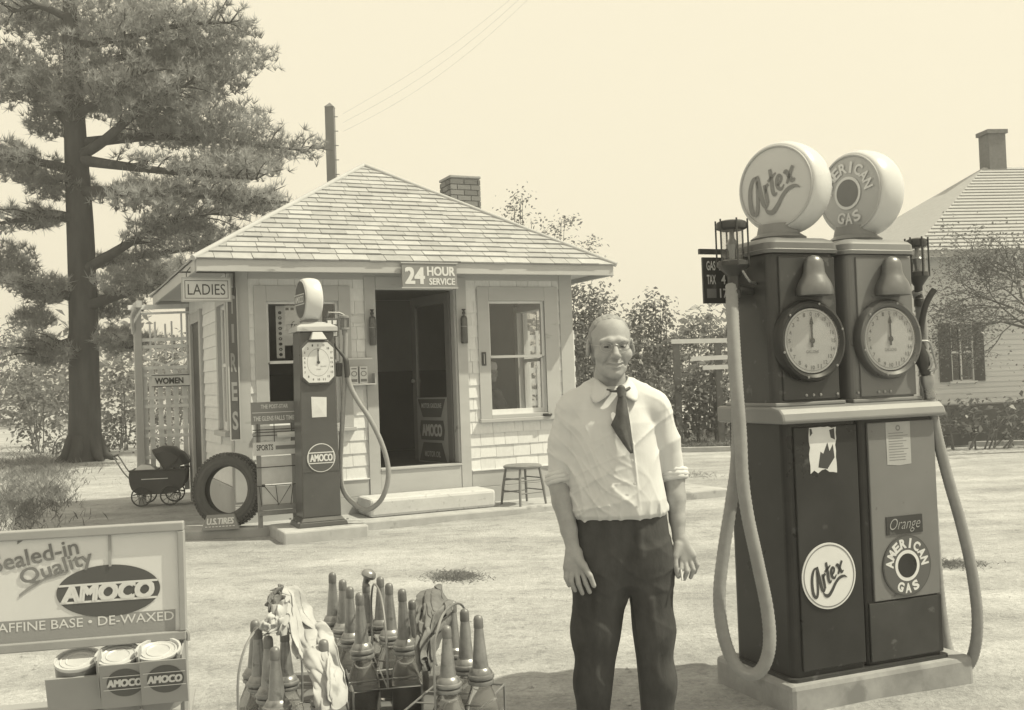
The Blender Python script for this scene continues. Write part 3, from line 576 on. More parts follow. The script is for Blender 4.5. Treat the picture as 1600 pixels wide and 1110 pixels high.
# ------------------------------------------------------------------ single clock-face pump
P = gnd(506,823,.10); base = P + Vector((-math.sin(YAW), math.cos(YAW), 0))*.20
sl = MB().box(-.43,.43,-.36,.36,-.06,.10).build('pump_island', mCONC, None, bevel=.02); q = base + Vector((math.cos(YAW),math.sin(YAW),0))*-.01; sl.location = (q.x,q.y,0); sl.rotation_euler = (0,0,YAW); tag(sl, 'square concrete slab under the single pump', 'slab')
t = empty('gas_pump', (base.x,base.y,.10), YAW, 'single dark clock-face gas pump with AMOCO emblem, beside the newspaper rack', 'gas pump'); PM = MW(t); PI = PM.inverted()
mPUMP = mat('pump_enamel', .075, .32, .12, 5, spec=.5, spots=(6,.66,.13)); mPUMPS = mat('pump_side', .13, .4, .12, 5)
def taper(b, wx0, wx1, dy0, dy1, z0, z1): b.add([(-wx0,-dy0,z0),(wx0,-dy0,z0),(wx0,dy0,z0),(-wx0,dy0,z0),(-wx1,-dy1,z1),(wx1,-dy1,z1),(wx1,dy1,z1),(-wx1,dy1,z1)],[(0,3,2,1),(4,5,6,7),(0,1,5,4),(1,2,6,5),(2,3,7,6),(3,0,4,7)]); return b
taper(MB(), .197,.178,.16,.15,.09,1.97).build('body', mPUMP, t, bevel=.012)
bs = taper(MB(), .255,.24,.21,.20,0,.05); taper(bs, .23,.20,.19,.165,.0501,.092); bs.build('base', mPUMP, t, bevel=.008)
for x,y in ((-.25,-.19),(.25,-.19),(-.25,.19),(.25,.19)): MB().lathe([(.012,.05),(.012,.062),(0,.066)],6,Matrix.Translation((x,y,0))).build('bolt', mSTEEL, t)
cp = taper(MB(), .21,.21,.19,.19,1.971,2.02); taper(cp, .207,.12,.187,.11,2.0201,2.07); cp.build('cap', mTRIM, t, bevel=.006)
lo = MB(); lo.box(-.17,.17,-.167,-.150,1.30,1.37); 
oc = lambda a,b,c: [(-a+c,-b),(a-c,-b),(a,-b+c),(a,b-c),(a-c,b),(-a+c,b),(-a,b-c),(-a,-b+c)]
DMx = Matrix.Translation((0,-.158,1.655)) @ FACE
bz = MB().prism(oc(.178,.225,.07),0,.022,DMx).build('dial_bezel', mPUMP, t, bevel=.006)
fcp = MB().prism(oc(.160,.203,.06),.022,.028,DMx).build('dial_face', mPAPER, bz)
nm = MB(); labs = ['0','1','2','3','4','5','6','7','8','9','10','11','12','13','14','15','16','17','18','19']
for i,s_ in enumerate(labs):
    a = math.pi/2 + 2*math.pi*i/20; k_ = 1/max(abs(math.cos(a))/.138, abs(math.sin(a))/.172, (abs(math.cos(a))+abs(math.sin(a)))/.245); vs,fs_ = text_geo(s_, .014*(1 if len(s_)==1 else 1.7), .022, .02, .0295)
    nm.add([(x+k_*math.cos(a),y+k_*math.sin(a),z_) for x,y,z_ in vs], fs_, False, DMx)
nm.build('numerals', mINK, bz, kind='stuff')
hd = MB().prism([(-.006,-.01),(.006,-.01),(.003,.115),(.008,.115),(0,.145),(-.008,.115),(-.003,.115)],.032,.035,DMx); disc(hd,.016,.016,.036,16,M=DMx); hd.build('hand', mINK, bz)
text('lettering','GALLONS',.06,.012,mINKG,bz,DMx @ Matrix.Translation((.05,-.04,.028)),.01); text('lettering','5 CENTS',.05,.012,mINKG,bz,DMx @ Matrix.Translation((.0,-.07,.028)),.01)
rg = MB(); disc(rg,.115,.14,.0288,40,M=DMx,r0=.975); rg.build('dial_ring', mINKG, bz)
lp = MB().add([(-.085,-.25,1.885),(.085,-.25,1.885),(.085,-.15,1.885),(-.085,-.15,1.885),(-.05,-.19,1.965),(.05,-.19,1.965),(.05,-.15,1.965),(-.05,-.15,1.965)],[(0,3,2,1),(4,5,6,7),(0,1,5,4),(1,2,6,5),(2,3,7,6),(3,0,4,7)]).build('lamp_hood', mTRIM, t, bevel=.008)
BOX('seam', mDARKPAINT, t, -.19,.19,-.1605,-.15,.545,.551)
no_ = MB().add([(-.075,-.158,1.10),(.075,-.158,1.10),(.08,-.160,1.30),(-.078,-.158,1.31),(0,-.164,1.2)],[(0,1,4),(1,2,4),(2,3,4),(3,0,4)]).build('pasted_notice', mPAPER, t)
EM = Matrix.Translation((0.005,-.1585,.69)) @ FACE; em = MB().lathe([(0,0),(.145,0),(.145,.006),(0,.006)],48,EM).build('emblem', mSIGNLT, t)
e2 = MB(); disc(e2,.137,.137,.0072,48,M=EM); e2.build('emblem_disc', mSIGNDK, em); e2 = MB(); e2.box(-.1325,.1325,-.058,.058,.0078,.0082,M=EM); e2.build('emblem_band', mSIGNLT, em)
e2 = MB(); e2.box(-.126,.126,-.048,.048,.0088,.0091,M=EM); e2.build('emblem_band', mSIGNDK, em); text('emblem_lettering','AMOCO',.232,.074,mSIGNLT,em,EM,extrude=.0098,fat=.045)
G, GM, fc, gh = globe(t, (-.03,0,2.305), PI.to_3x3() @ Vector((-.88,-.47,0)), .222, .19)
fc.build('face', mSIGNDK, G); x_ = MB(); x_.box(-.17,.17,-.055,.055,gh*1.075,gh*1.08,M=GM); x_.build('face_band', mSIGNLT, G); x_ = MB(); x_.box(-.16,.16,-.045,.045,gh*1.085,gh*1.09,M=GM); x_.build('face_band', mSIGNDK, G); text('face_lettering','AMOCO',.28,.07,mSIGNLT,G,GM,extrude=gh*1.1,fat=.045)
MB().lathe([(.10,2.07),(.105,2.085),(.08,2.10),(.075,2.115)],24,Matrix.Translation((-.03,0,0))).build('globe_collar', mSIGNMID, G)
L = lambda px,py,Y: PI @ at(px,py,Y)
Yh = base.y
# price box, sight glass
pb = MB().box(-.062,.062,-.03,.03,-.095,.095,M=Matrix.Translation(L(518,512,Yh-.02))).build('price_box', mSIGNDK, t, bevel=.004); c_ = L(518,512,Yh-.02); 
for dx,dz in ((-.028,.05),(.028,.05),(-.028,-.02),(.025,-.02),(-.025,-.07),(.028,-.07)): BOX('price_card', mSIGNLT, pb, c_.x+dx-.02,c_.x+dx+.02,c_.y-.033,c_.y-.0305,c_.z+dz-.02,c_.z+dz+.022)
c_ = L(538,507,Yh); sg = MB().lathe([(.03,.055),(.05,.065),(.05,.085),(.0,.10)],16,Matrix.Translation(c_)); sg.lathe([(.05,-.055),(.05,-.035),(.03,-.033)],16,Matrix.Translation(c_)); sg.lathe([(.022,-.115),(.026,-.10),(.026,-.056),(.05,-.055)],16,Matrix.Translation(c_)); SG = sg.build('sight_glass_frame', mSIGNMID, t, kind='stuff')
MB().lathe([(.036,-.033),(.036,.06)],16,Matrix.Translation(c_)).build('sight_glass', mat('dim_glass',.2,.15,.2,9,spec=.6), SG)
rd = MB()
for k in range(6): rd.tube([c_+Vector((.045*math.cos(k*1.047),.045*math.sin(k*1.047),-.04)), c_+Vector((.045*math.cos(k*1.047),.045*math.sin(k*1.047),.07))],.004,5)
rd.build('guard_rod', mIRON, SG); ar = MB().tube([c_+Vector((0,0,.095)), c_+Vector((-.05,0,.12)), c_+Vector((-.16,0,.125)),Vector((.12,0,2.0))],.010,6); ar.build('supply_pipe', mSIGNMID, t)
hp = [(540,520,0),(539,560,0),(537,620,0),(534,680,.02),(532,735,.03),(536,765,.02),(550,785,0),(573,797,-.04),(594,783,-.06),(605,757,-.07),(606,728,-.07),(596,692,-.06),(578,655,-.04),(560,628,-.03),(548,605,-.02),(543,585,-.02)]
MB().tube(catmull([L(a,b,Yh+c) for a,b,c in hp],6),.026,10).build('hose', mHOSE, t)
nz = MB().tube(catmull([L(a,b,Yh-.02) for a,b in ((543,590),(542,575),(540,562),(533,552),(526,544),(521,537))],4),[.03]*5+[.028]*4+[.018]*4+[.014]*8,10); nz.build('nozzle', mIRON, t)
MB().box(-.03,.03,-.02,.02,-.07,.07,M=Matrix.Translation(L(530,578,Yh))).build('nozzle_hook', mIRON, t, bevel=.006)
# ------------------------------------------------------------------ twin pump
TY = rad(22); TO = Vector((1.198, 4.625, .12)); tu = Vector((math.cos(TY), math.sin(TY), 0)); tv = Vector((-math.sin(TY), math.cos(TY), 0))
il_ = MB().box(-.05,1.00,-.045,.56,-.06,.12).build('pump_island', mat('dusty_concrete',.29,.95,.25,6,.005,40,spec=.1,spots=(5,.6,.21)), None, bevel=.025); il_.location = (TO.x,TO.y,0); il_.rotation_euler = (0,0,TY); tag(il_, 'low concrete base under the tall twin pump', 'slab')
T = empty('twin_gas_pump', TO, TY, 'tall twin gas pump with two round dials and two lettered globes', 'gas pump'); TMx = MW(T); TI = TMx.inverted()
z0 = .12
def Z(z): return z - z0
mBLK = mat('black_enamel', .030, .30, .35, 3, .0012, 5, spec=.28, spots=(13,.66,.06)); mBLK2 = mat('worn_black_enamel', .045, .36, .3, 4, .001, 6, spec=.35, spots=(15,.64,.10)); mGRYE = mat('orange_enamel', .165, .4, .12, 3, .0012, 5, spec=.4, spots=(17,.68,.09)); mLEDGE = mat('ledge_enamel', .20, .4, .08, 4, spec=.5)
mCHROME = mat('dull_nickel', .30, .28, .15, 8, metal=.75); mBELL = mat('bell_metal', .17, .33, .3, 6, metal=.55)
def rrect(x0,x1,y0,y1,r,n=5):
    P = []
    for cx,cy,a0 in ((x1-r,y0+r,-90),(x1-r,y1-r,0),(x0+r,y1-r,90),(x0+r,y0+r,180)):
        for k in range(n+1): a = rad(a0+90*k/n); P.append((cx+r*math.cos(a), cy+r*math.sin(a)))
    return P
MB().prism(rrect(0,.407,0,.45,.035),Z(.13),Z(1.262)).build('left_cabinet', mBLK, T, bevel=.003)
MB().prism(rrect(.411,.858,0.002,.45,.03),Z(.13),Z(1.262)).build('right_cabinet', mBLK, T, bevel=.003)
BOX('front_panel', mBLK, T, .045,.392,-.010,.004,Z(.16),Z(1.245), bevel=.004); BOX('kick_panel', mBLK2, T, .425,.852,-.008,.004,Z(.15),Z(.418), bevel=.004)
BOX('painted_panel', mGRYE, T, .457,.852,-.010,.004,Z(.424),Z(1.245), bevel=.004)
MB().prism(rrect(-.02,.88,-.02,.47,.03),Z(.119),Z(.135)).build('base_flange', mBLK2, T)
lp_ = [(-.045,0),(-.045,.018),(-.035,.045),(-.012,.066),(.03,.075),(.05,.078)]    # rounded ledge profile (depth, height)
vs=[]; 
for x in (-.035,.90):
    for (d,h) in lp_: vs.append((x,d,Z(1.262)+h))
    vs += [(x,.48,Z(1.262)+.078),(x,.48,Z(1.262))]
n_=len(lp_)+2; fs=[(i,(i+1)%n_,n_+(i+1)%n_,n_+i) for i in range(n_)]+[tuple(range(n_-1,-1,-1)),tuple(range(n_,2*n_))]
MB().add(vs,fs).build('ledge', mLEDGE, T, bevel=.012)
for i,(a,b,m_h,m_b) in enumerate(((-.005,.365,mBLK2,mBLK2),(.43,.818,mGRYE,mGRYE))):
    H = MB().prism(rrect(a,b,.05,.42,.04),Z(1.335),Z(2.035)).build('housing', m_h, T, bevel=.003)
    BOX('housing_panel', m_h, H, a+.045,b-.015,.040,.052,Z(1.365),Z(2.02), bevel=.004)
    BOX('lower_rail', mLEDGE, H, a-.01,b+.01,.03,.43,Z(1.338),Z(1.356), bevel=.005)
    cm = MB()
    lay = [(0,.018),(.016,.022),(.020,.018),(.048,.016),(.062,.004),(.074,-.02)]
    rings=[rrect(a-o,b+o,.05-o,.42+o,.045,5) for h,o in lay]; nn=len(rings[0]); vs=[(x,y,Z(2.035)+lay[k][0]) for k,R in enumerate(rings) for x,y in R]
    fs=[(k*nn+j,k*nn+(j+1)%nn,(k+1)*nn+(j+1)%nn,(k+1)*nn+j) for k in range(len(lay)-1) for j in range(nn)]
    cm.add(vs,fs,True); cm.add(vs[-nn:],[tuple(range(nn))]); cm.build('cap', mLEDGE if i else mat('cap_enamel',.13,.4,.1,4,spec=.5), H, sharp=35)
    cx = .178 if i==0 else .628; DM = Matrix.Translation((cx,.042,Z(1.632))) @ FACE
    bz = MB().lathe([(.186,0),(.188,.030),(.180,.046),(.168,.050),(.152,.040),(.146,.020),(.146,.0)],56,DM).build('dial_bezel', mBLK if i==0 else mat('grey_bezel',.12,.3,.1,6,metal=.3), H)
    f_ = MB(); disc(f_,.147,.147,.034,48,M=DM); f_.build('dial_face', mat('dial_enamel',.50,.5,.12,5,spots=(7,.66,.34)), bz)
    nm = MB(); dial_numbers(nm,DM,.122,.122,.019,20,.0355); disc(nm,.138,.138,.0352,48,M=DM,r0=.985); nm.build('numerals', mINKG, bz, kind='stuff')
    text('lettering','GALLONS',.07,.014,mINKG,bz,DM @ Matrix.Translation((0,-.05,.0345)),.01)
    hd = MB().prism([(-.005,-.03),(.005,-.03),(.004,.075),(.010,.075),(0,.112),(-.010,.075),(-.004,.075)],.038,.040,DM); disc(hd,.014,.014,.041,16,M=DM); hd.build('hand', mINK, bz)
    MB().lathe([(.147,.044),(.11,.050),(.06,.054),(0,.056)],40,DM).build('dial_glass', mGLASS, bz)
    for k in range(6):
        q = k*math.pi/3+.3; MB().lathe([(.006,.048),(.006,.052),(0,.054)],8,DM @ Matrix.Translation((.170*math.cos(q),.170*math.sin(q),0))).build('screw', mCHROME, bz)
    # bell-shaped lamp hood
    bx = .205 if i==0 else .655; BMx = Matrix.Translation((bx,.005,Z(1.835))) @ Matrix.Diagonal((1,.85,1,1))
    MB().lathe([(.070,.0),(.086,.002),(.088,.014),(.086,.035),(.076,.062),(.060,.088),(.051,.108),(.049,.130),(.047,.150),(.040,.168),(.024,.181),(0,.186)],28,BMx).build('lamp_hood', mBELL, H)
    for k,x in enumerate(([.16,.20,.24,.335] if i==0 else [.455,.575,.61,.645])): MB().lathe([(.007,0),(.007,.004),(0,.007)],8,Matrix.Translation((x,.04,Z(1.385))) @ FACE).build('rivet', mCHROME, H)
# globes
c_ = TI @ at(1226,295,4.90); G, GM, fc, gh = globe(T, c_, TI.to_3x3() @ Vector((-.72,-.69,.0)), .217, .172); fc.build('face', mat('globe_lens',.50,.3,.05,4,spec=.5), G)
sw = MB(); script_word(sw,.155,.160,.017,gh*1.09,GM @ Matrix.Rotation(.28,4,'Z')); sw.build('face_lettering', mat('faded_letter',.22,.5,.1,6), G)
MB().lathe([(.12,Z(2.105)),(.13,Z(2.125)),(.10,Z(2.145)),(.09,Z(2.19))],28,Matrix.Translation((.178,.22,0))).build('globe_collar', mLEDGE, G)
c_ = TI @ at(1345,304,5.07); G, GM, fc, gh = globe(T, c_, TI.to_3x3() @ Vector((-.86,-.51,.0)), .210, .172); fc.build('face', mat('globe_lens_grey',.40,.3,.05,4,spec=.5), G)
a_ = MB(); disc(a_,.066,.066,gh*1.12,36,M=GM); a_.build('bullseye', mat('bullseye_grey',.17,.4,.1,5), G); a_ = MB(); disc(a_,.080,.080,gh*1.105,40,M=GM,r0=.82); arc_text(a_,'AMERICAN',.125,rad(168),rad(12),.055,z=gh*1.085,M=GM); arc_text(a_,'GAS',.125,rad(248),rad(292),.055,True,z=gh*1.085,M=GM); a_.build('face_lettering', mSIGNLT, G)
MB().lathe([(.12,Z(2.105)),(.13,Z(2.125)),(.10,Z(2.145)),(.09,Z(2.19))],28,Matrix.Translation((.628,.22,0))).build('globe_collar', mLEDGE, G)
# emblems and notices on the cabinet
EM = Matrix.Translation((.200,-.0105,Z(.572))) @ FACE; em = MB().lathe([(0,0),(.148,0),(.148,.005),(0,.005)],56,EM).build('emblem', mSIGNLT, T)
a_ = MB(); disc(a_,.140,.140,.0062,56,M=EM,r0=.965); a_.build('emblem_ring', mINKG, em); a_ = MB(); script_word(a_,.112,.118,.0125,.0068,EM @ Matrix.Rotation(.30,4,'Z')); a_.build('emblem_lettering', mINK, em)
EM = Matrix.Translation((.648,-.0105,Z(.574))) @ FACE; em = MB().lathe([(0,0),(.142,0),(.142,.005),(0,.005)],56,EM).build('emblem', mat('emblem_grey',.075,.4,.1,5), T)
a_ = MB(); disc(a_,.136,.136,.0058,56,M=EM); a_.build('emblem_disc', mat('emblem_mid',.10,.4,.1,5), em); a_ = MB(); disc(a_,.072,.072,.0064,48,M=EM); arc_text(a_,'AMERICAN',.104,rad(172),rad(8),.046,bold=.05,z=.0064,M=EM); arc_text(a_,'GAS',.104,rad(245),rad(295),.046,True,bold=.05,z=.0064,M=EM); a_.build('emblem_lettering', mSIGNLT, em)
a_ = MB(); disc(a_,.056,.056,.007,40,M=EM); a_.build('bullseye', mBLK, em)
o_p = BOX('grade_plate', mBLK2, T, .538,.752,-.014,-.0105,Z(.722),Z(.806), M=None); text('lettering','Orange',.18,.068,mat('plate_letter',.34,.5,.1,6),o_p,Matrix.Translation((.645,-.0142,Z(.762))) @ FACE,-.012,.35)
pn = MB(); rr_ = random.Random(5); pts_=[(.128+.146*k/7,1.238+rr_.uniform(-.004,.004)) for k in range(8)]+[(.272+rr_.uniform(-.005,.005),1.238-.19*k/7) for k in range(8)]+[(.272-.146*k/7,1.042+rr_.uniform(-.012,.010)) for k in range(8)]+[(.126+rr_.uniform(-.004,.004),1.042+.19*k/7) for k in range(1,7)]
pn.prism([(x,Z(z)) for x,z in pts_],.0105,.0112,FACE); nt1 = pn.build('torn_notice', mPAPER, T)
bl = MB()
for poly in ([(.17,1.06),(.22,1.05),(.262,1.10),(.255,1.16),(.235,1.13),(.225,1.17),(.20,1.12),(.185,1.13)],[(.245,1.19),(.268,1.18),(.266,1.232),(.238,1.225)],[(.13,1.20),(.145,1.215),(.14,1.235),(.13,1.235)]): bl.prism([(x,Z(z)) for x,z in poly],.0113,.0117,FACE)
bl.build('torn_patch', mINK, nt1)
nt2 = MB().prism([(.560,Z(1.243)),(.705,Z(1.243)),(.704,Z(1.045)),(.63,Z(1.040)),(.562,Z(1.047))],.0105,.0112,FACE).build('licence_notice', mat('aged_paper',.36,.9,.1,14), T)
pr = MB(); rr_ = random.Random(8)
for k in range(11): pr.box(.575,.575+rr_.uniform(.08,.115),-.0118,-.0113,Z(1.19-.0125*k),Z(1.193-.0125*k))
disc(pr,.014,.014,.0116,16,M=Matrix.Translation((.632,0,Z(1.215))) @ FACE,r0=.5); pr.build('small_print', mINKG, nt2, kind='stuff')
# left sight glass, price board, hose
Lp = lambda px,py,Y: TI @ at(px,py,Y)
def sight(cx, R, parent, h=.17):
    e = MB(); M = Matrix.Translation(cx)
    e.lathe([(R*.2,h/2+.03),(R*.8,h/2+.026),(R*1.05,h/2+.02),(R*1.15,h/2+.005),(R*1.1,h/2-.012),(R*.8,h/2-.02)],20,M)
    F_ = e.build('sight_glass_top', mBLK2, parent); e = MB()
    e.lathe([(R*.7,-h/2+.015),(R*1.15,-h/2+.008),(R*1.2,-h/2-.012),(R*.9,-h/2-.03),(R*.45,-h/2-.06),(R*.42,-h/2-.12),(R*.55,-h/2-.125),(R*.55,-h/2-.16),(R*.4,-h/2-.165)],20,M); e.build('sight_glass_base', mBLK2, F_)
    MB().lathe([(R*.86,-h/2+.01),(R*.86,h/2-.012)],24,M).build('glass_cylinder', glass('clear_cylinder',.85), F_)
    MB().lathe([(.012,-h/2),(.016,-.03),(.03,.0),(.012,.03),(.01,h/2-.02)],12,M).build('spinner', mCHROME, F_)
    for k in range(6):
        q = k*math.pi/3+.25; MB().tube([cx+Vector((R*1.18*math.cos(q),R*1.18*math.sin(q),-h/2-.015)),cx+Vector((R*1.18*math.cos(q),R*1.18*math.sin(q),h/2+.03))],.0045,6).build('guard_rod', mBLK2, F_)
    return F_
c_ = Lp(1144,383,4.74); sight(c_,.062,T)
MB().tube([c_+Vector((.02,0,-.20)),c_+Vector((.07,0,-.21)),Vector((.02,.2,c_.z-.21))],.02,10).build('outlet_pipe', mBLK2, T); MB().tube(catmull([c_+Vector((.02,-.04,-.12)),c_+Vector((.05,-.05,-.17)),c_+Vector((.10,-.03,-.18)),c_+Vector((.16,.02,-.18))],5),.006,6).build('bleed_pipe', mCHROME, T)
pc = Lp(1119,437,4.95); pb_ = BOX('price_board', mBLK2, T, -.075,.085,-.006,.006,-.115,.105, M=Matrix.Translation(pc)); BOX('board_arm', mBLK2, T, -.09,.09,-.008,.008,.12,.145, M=Matrix.Translation(pc))
for k,(a_,b_) in enumerate((('GAS','13'),('TAX','4'),('','17'))):
    zz_ = .065-.066*k
    if a_: text('price_lettering',a_,.05,.045,mSIGNLT,pb_,Matrix.Translation(pc+Vector((-.032,-.0065,zz_))) @ FACE,.02)
    else: MB().box(-.058,-.006,-.0075,-.0065,zz_-.022,zz_+.022,M=Matrix.Translation(pc)).build('price_card', mINKG, pb_)
    text('price_lettering',b_,.045 if len(b_)>1 else .025,.045,mSIGNLT,pb_,Matrix.Translation(pc+Vector((.035,-.0065,zz_))) @ FACE,.02)
def ribbed(name, pts, r, parent, amp=.0011, per=30):
    P = catmull(pts, per); out=[P[0]]; acc=0
    for a,b in zip(P,P[1:]):
        seg=(b-a).length; acc+=seg
        if acc>=.0068: out.append(b); acc=0
    return MB().tube(out,[r+(amp if k%2 else -amp) for k in range(len(out))],12).build(name, mHOSE, parent, sharp=0)
hp = [(1143,446,4.74),(1146,520,4.66),(1151,600,4.60),(1157,680,4.57),(1160,745,4.55),(1168,805,4.54),(1184,880,4.53),(1199,955,4.52),(1202,1010,4.50),(1190,1046,4.50),(1168,1054,4.51),(1146,1034,4.54),(1130,990,4.57),(1124,930,4.60),(1131,860,4.62),(1142,790,4.64),(1151,720,4.66),(1152,640,4.70),(1147,570,4.74),(1145,520,4.78)]
ribbed('hose', [Lp(*q) for q in hp], .028, T)
MB().tube(catmull([Lp(1145,525,4.78),Lp(1144,500,4.80),Lp(1148,470,4.82),Lp(1160,450,4.85)],4),[.030,.03,.028,.024,.02,.018,.016,.015,.014,.014,.014,.013,.012],10).build('nozzle', mBLK2, T)
# right nozzle, hose and sight glass
c_ = Lp(1433,405,5.12); sight(c_,.045,T,.15)
hp = [(1452,620,4.98),(1464,680,4.97),(1482,750,4.96),(1502,820,4.95),(1518,890,4.94),(1527,960,4.94),(1524,1010,4.96),(1512,1040,5.02),(1494,1040,5.12),(1478,1000,5.20),(1465,900,5.24),(1450,700,5.22),(1440,500,5.16),(1433,455,5.12)]
ribbed('hose', [Lp(*q) for q in hp], .0265, T, .001)
nz = MB().tube(catmull([Lp(a,b,4.98) for a,b in ((1453,622),(1449,600),(1447,585))],4),[.030,.030,.028,.028,.033,.033,.033,.033,.026],12).build('hose_coupling', mCHROME, T)
NB = MB().tube(catmull([Lp(a,b,4.97) for a,b in ((1447,586),(1443,570),(1438,550),(1436,535),(1439,520))],4),[.022,.025,.028,.027,.030,.034,.036,.036,.034,.032,.030,.028,.024,.022,.020,.018,.018],12).build('nozzle', mBLK2, T)
MB().tube(catmull([Lp(a,b,4.97) for a,b in ((1439,522),(1441,500),(1446,478),(1453,463),(1460,453))],5),.0155,12).build('spout', mBLK2, NB)
lv = MB(); lv.tube(catmull([Lp(a,b,4.95) for a,b in ((1440,533),(1452,535),(1458,552),(1463,575),(1452,580))],4),.006,6); lv.build('lever', mCHROME, NB)
lv = MB(); lv.tube(catmull([Lp(a,b,4.95) for a,b in ((1444,545),(1450,553),(1455,570),(1448,578))],4),.007,6); lv.build('trigger', mCHROME, NB)
MB().box(-.02,.05,-.02,.02,-.03,.03,M=Matrix.Translation(Lp(1430,560,5.0))).build('nozzle_hook', mBLK2, T, bevel=.006)
# ------------------------------------------------------------------ oil-can display rack (lower left)
RY = rad(11); RP = at(245,1021,2.53); RO = RP.copy(); RO.z = 0
R_ = empty('oil_can_rack', RO, RY, 'metal oil-can display rack with a pale lettered AMOCO sign board on top', 'display rack'); RM = MW(R_); RI = RM.inverted()
Lr = lambda px,py,Y=2.56: RI @ at(px,py,Y)
def rp(px, py, o=0.02):            # pixel on the sign plane (local y = o)
    d = RI.to_3x3() @ ray(px,py); c = RI @ CAM; k = (o - c.y)/d.y; p = c + d*k; return (p.x, p.z)
xr, zt = rp(287,821); _, zb = rp(280,985); xl = xr - .66; mFR = mat('rack_frame_paint', .30,.45,.1,6)
SB = BOX('sign_board', mSIGNLT, R_, xl, xr-.015, .02,.028, zb, zt-.012)
fr = MB(); fr.box(xl-.02,xr,.008,.04,zt-.012,zt+.010); fr.build('frame_rail', mFR, R_, bevel=.003); fr = MB(); fr.box(xl-.02,xr,.008,.04,zb-.022,zb); fr.build('frame_rail', mFR, R_, bevel=.003)
BOX('frame_stile', mFR, R_, xr-.0149,xr,.008,.04,zb+.0005,zt-.0125, bevel=.002)
for x in (xr-.012, xl+.0): MB().tube([(x,.05,0),(x,.05,zt-.02)],.011,8).build('post', mFR, R_)
def rpoly(pts): return [rp(*q) for q in pts]
RF = Matrix.Translation((0,.0195,0)) @ FACE
b_ = MB().prism([(xl+.001,rp(35,969)[1]+.0),(rp(274,952)[0],rp(274,952)[1]),(rp(274,983)[0],zb+.001),(xl+.001,zb+.001)],0,.0006,RF).build('print_band', mat('sign_print_grey',.27,.45,.06,6), SB)
# curved banner
P1=[rp(*q) for q in ((-60,862),(-20,842),(30,830),(60,827))]; P2=[rp(*q) for q in ((104,899),(80,908),(50,925),(34,936),(-10,962),(-60,985))]
ov = MB(); c_o = rp(170,923); Ax=(rp(251,915)[0]-rp(89,931)[0])/2; Az=(rp(170,883)[1]-rp(170,964)[1])/2
sh = MB().prism([rp(*q) for q in ((104,897),(70,907),(40,926),(30,934),(30,929),(44,918),(72,902),(108,892))],.0008,.0012,RF).build('print_swash', MATS['sign_print_grey'], SB)
MB().prism([rp(*q) for q in ((28,837),(60,836),(40,842),(27,851))],.0008,.0012,RF).build('print_corner', mINKG, SB)
disc(ov,Ax,Az,.0010,56,M=RF,cx=c_o[0],cy=c_o[1]); ov.build('emblem_oval', mSIGNDK, SB)
sl = (rp(245,907)[1]-rp(100,917)[1])/(rp(245,907)[0]-rp(100,917)[0])
RT = RF @ Matrix.Translation((c_o[0],c_o[1],0)) @ Matrix.Shear('XZ',4,(0,0))
tilt = 0.0
ln = MB()
for py_ in (-.30,.36): zc_ = c_o[1]-py_*Az*1.0; w_ = Ax*math.sqrt(1-py_**2)*1.0; ln.prism([(c_o[0]-w_,zc_-.003),(c_o[0]+w_,zc_-.003),(c_o[0]+w_,zc_+.002),(c_o[0]-w_,zc_+.002)],.0014,.0018,RF)
ln.build('emblem_rule', mSIGNLT, SB, kind='stuff')
wA = rp(243,925)[0]-rp(98,925)[0]; hA = rp(170,912)[1]-rp(170,940)[1]
text('emblem_lettering','AMOCO',wA,hA,mSIGNLT,SB,RF @ Matrix.Translation((c_o[0],c_o[1]-.002,0)),0,.12,extrude=.0018,fat=.075)
q1 = rp(68,868); text('print_lettering','Sealed-in',rp(123,860)[0]-rp(-14,860)[0],.040,mINKG,SB,RF @ Matrix.Translation((rp(55,868)[0],rp(55,868)[1],0)) @ Matrix.Rotation(.17,4,'Z'),extrude=.0012,fat=.018)
q2 = rp(89,889); text('print_lettering','Quality',(rp(148,888)[0]-rp(29,888)[0])*.98,.047,mINKG,SB,RF @ Matrix.Translation((q2[0],q2[1],0)) @ Matrix.Rotation(.25,4,'Z'),extrude=.0012,fat=.018)
q3 = rp(118,976); text('print_lettering','PARAFFINE BASE • DE-WAXED',rp(272,966)[0]-rp(-45,985)[0],.022,mSIGNLT,SB,RF @ Matrix.Translation(((rp(272,966)[0]+rp(-45,985)[0])/2,rp(118,973)[1],0)),.005,extrude=.0014)
MB().tube(catmull([Lr(284,987),Lr(290,985),Lr(294,990),Lr(294,1001)],4),.005,6).build('hook', mFR, R_)
BOX('divider', mFR, R_, rp(171,830)[0]-.003, rp(171,830)[0]+.003,.016,.0199,rp(171,885)[1],zt-.0125)
# tilted can shelf
TILT = rad(17); mCANTOP = mat('can_lid', .56,.35,.1,12,metal=.15); mCAN = mat('can_enamel', .20,.3,.1,6,spec=.5)
cans = [((121,1029),'oil can on the left of the rack shelf, its plain side showing'),((184,1022),'oil can in the middle of the rack behind a lettered panel'),((247,1014),'oil can at the right end of the rack shelf')]
CR=.0515
for (q,lb) in cans:
    P = at(q[0],q[1],2.50); c = empty('oil_can', P, RY, lb, 'oil can', 'oil cans on the display rack'); c.rotation_euler = (TILT,0,RY)
    c.location = P - (Matrix.Rotation(RY,3,'Z') @ Matrix.Rotation(TILT,3,'X') @ Vector((0,0,.14)))
    MB().lathe([(0,0),(CR,0),(CR,.134)],40).build('body', mCAN, c)
    MB().lathe([(CR,.132),(CR+.002,.136),(CR+.001,.141),(CR-.004,.141),(CR-.005,.135),(CR*.80,.135),(CR*.77,.1375),(CR*.72,.135),(CR*.55,.135),(CR*.52,.137),(CR*.48,.135),(0,.135)],40).build('lid', mCANTOP, c)
SM = Matrix.Rotation(TILT,4,'X')
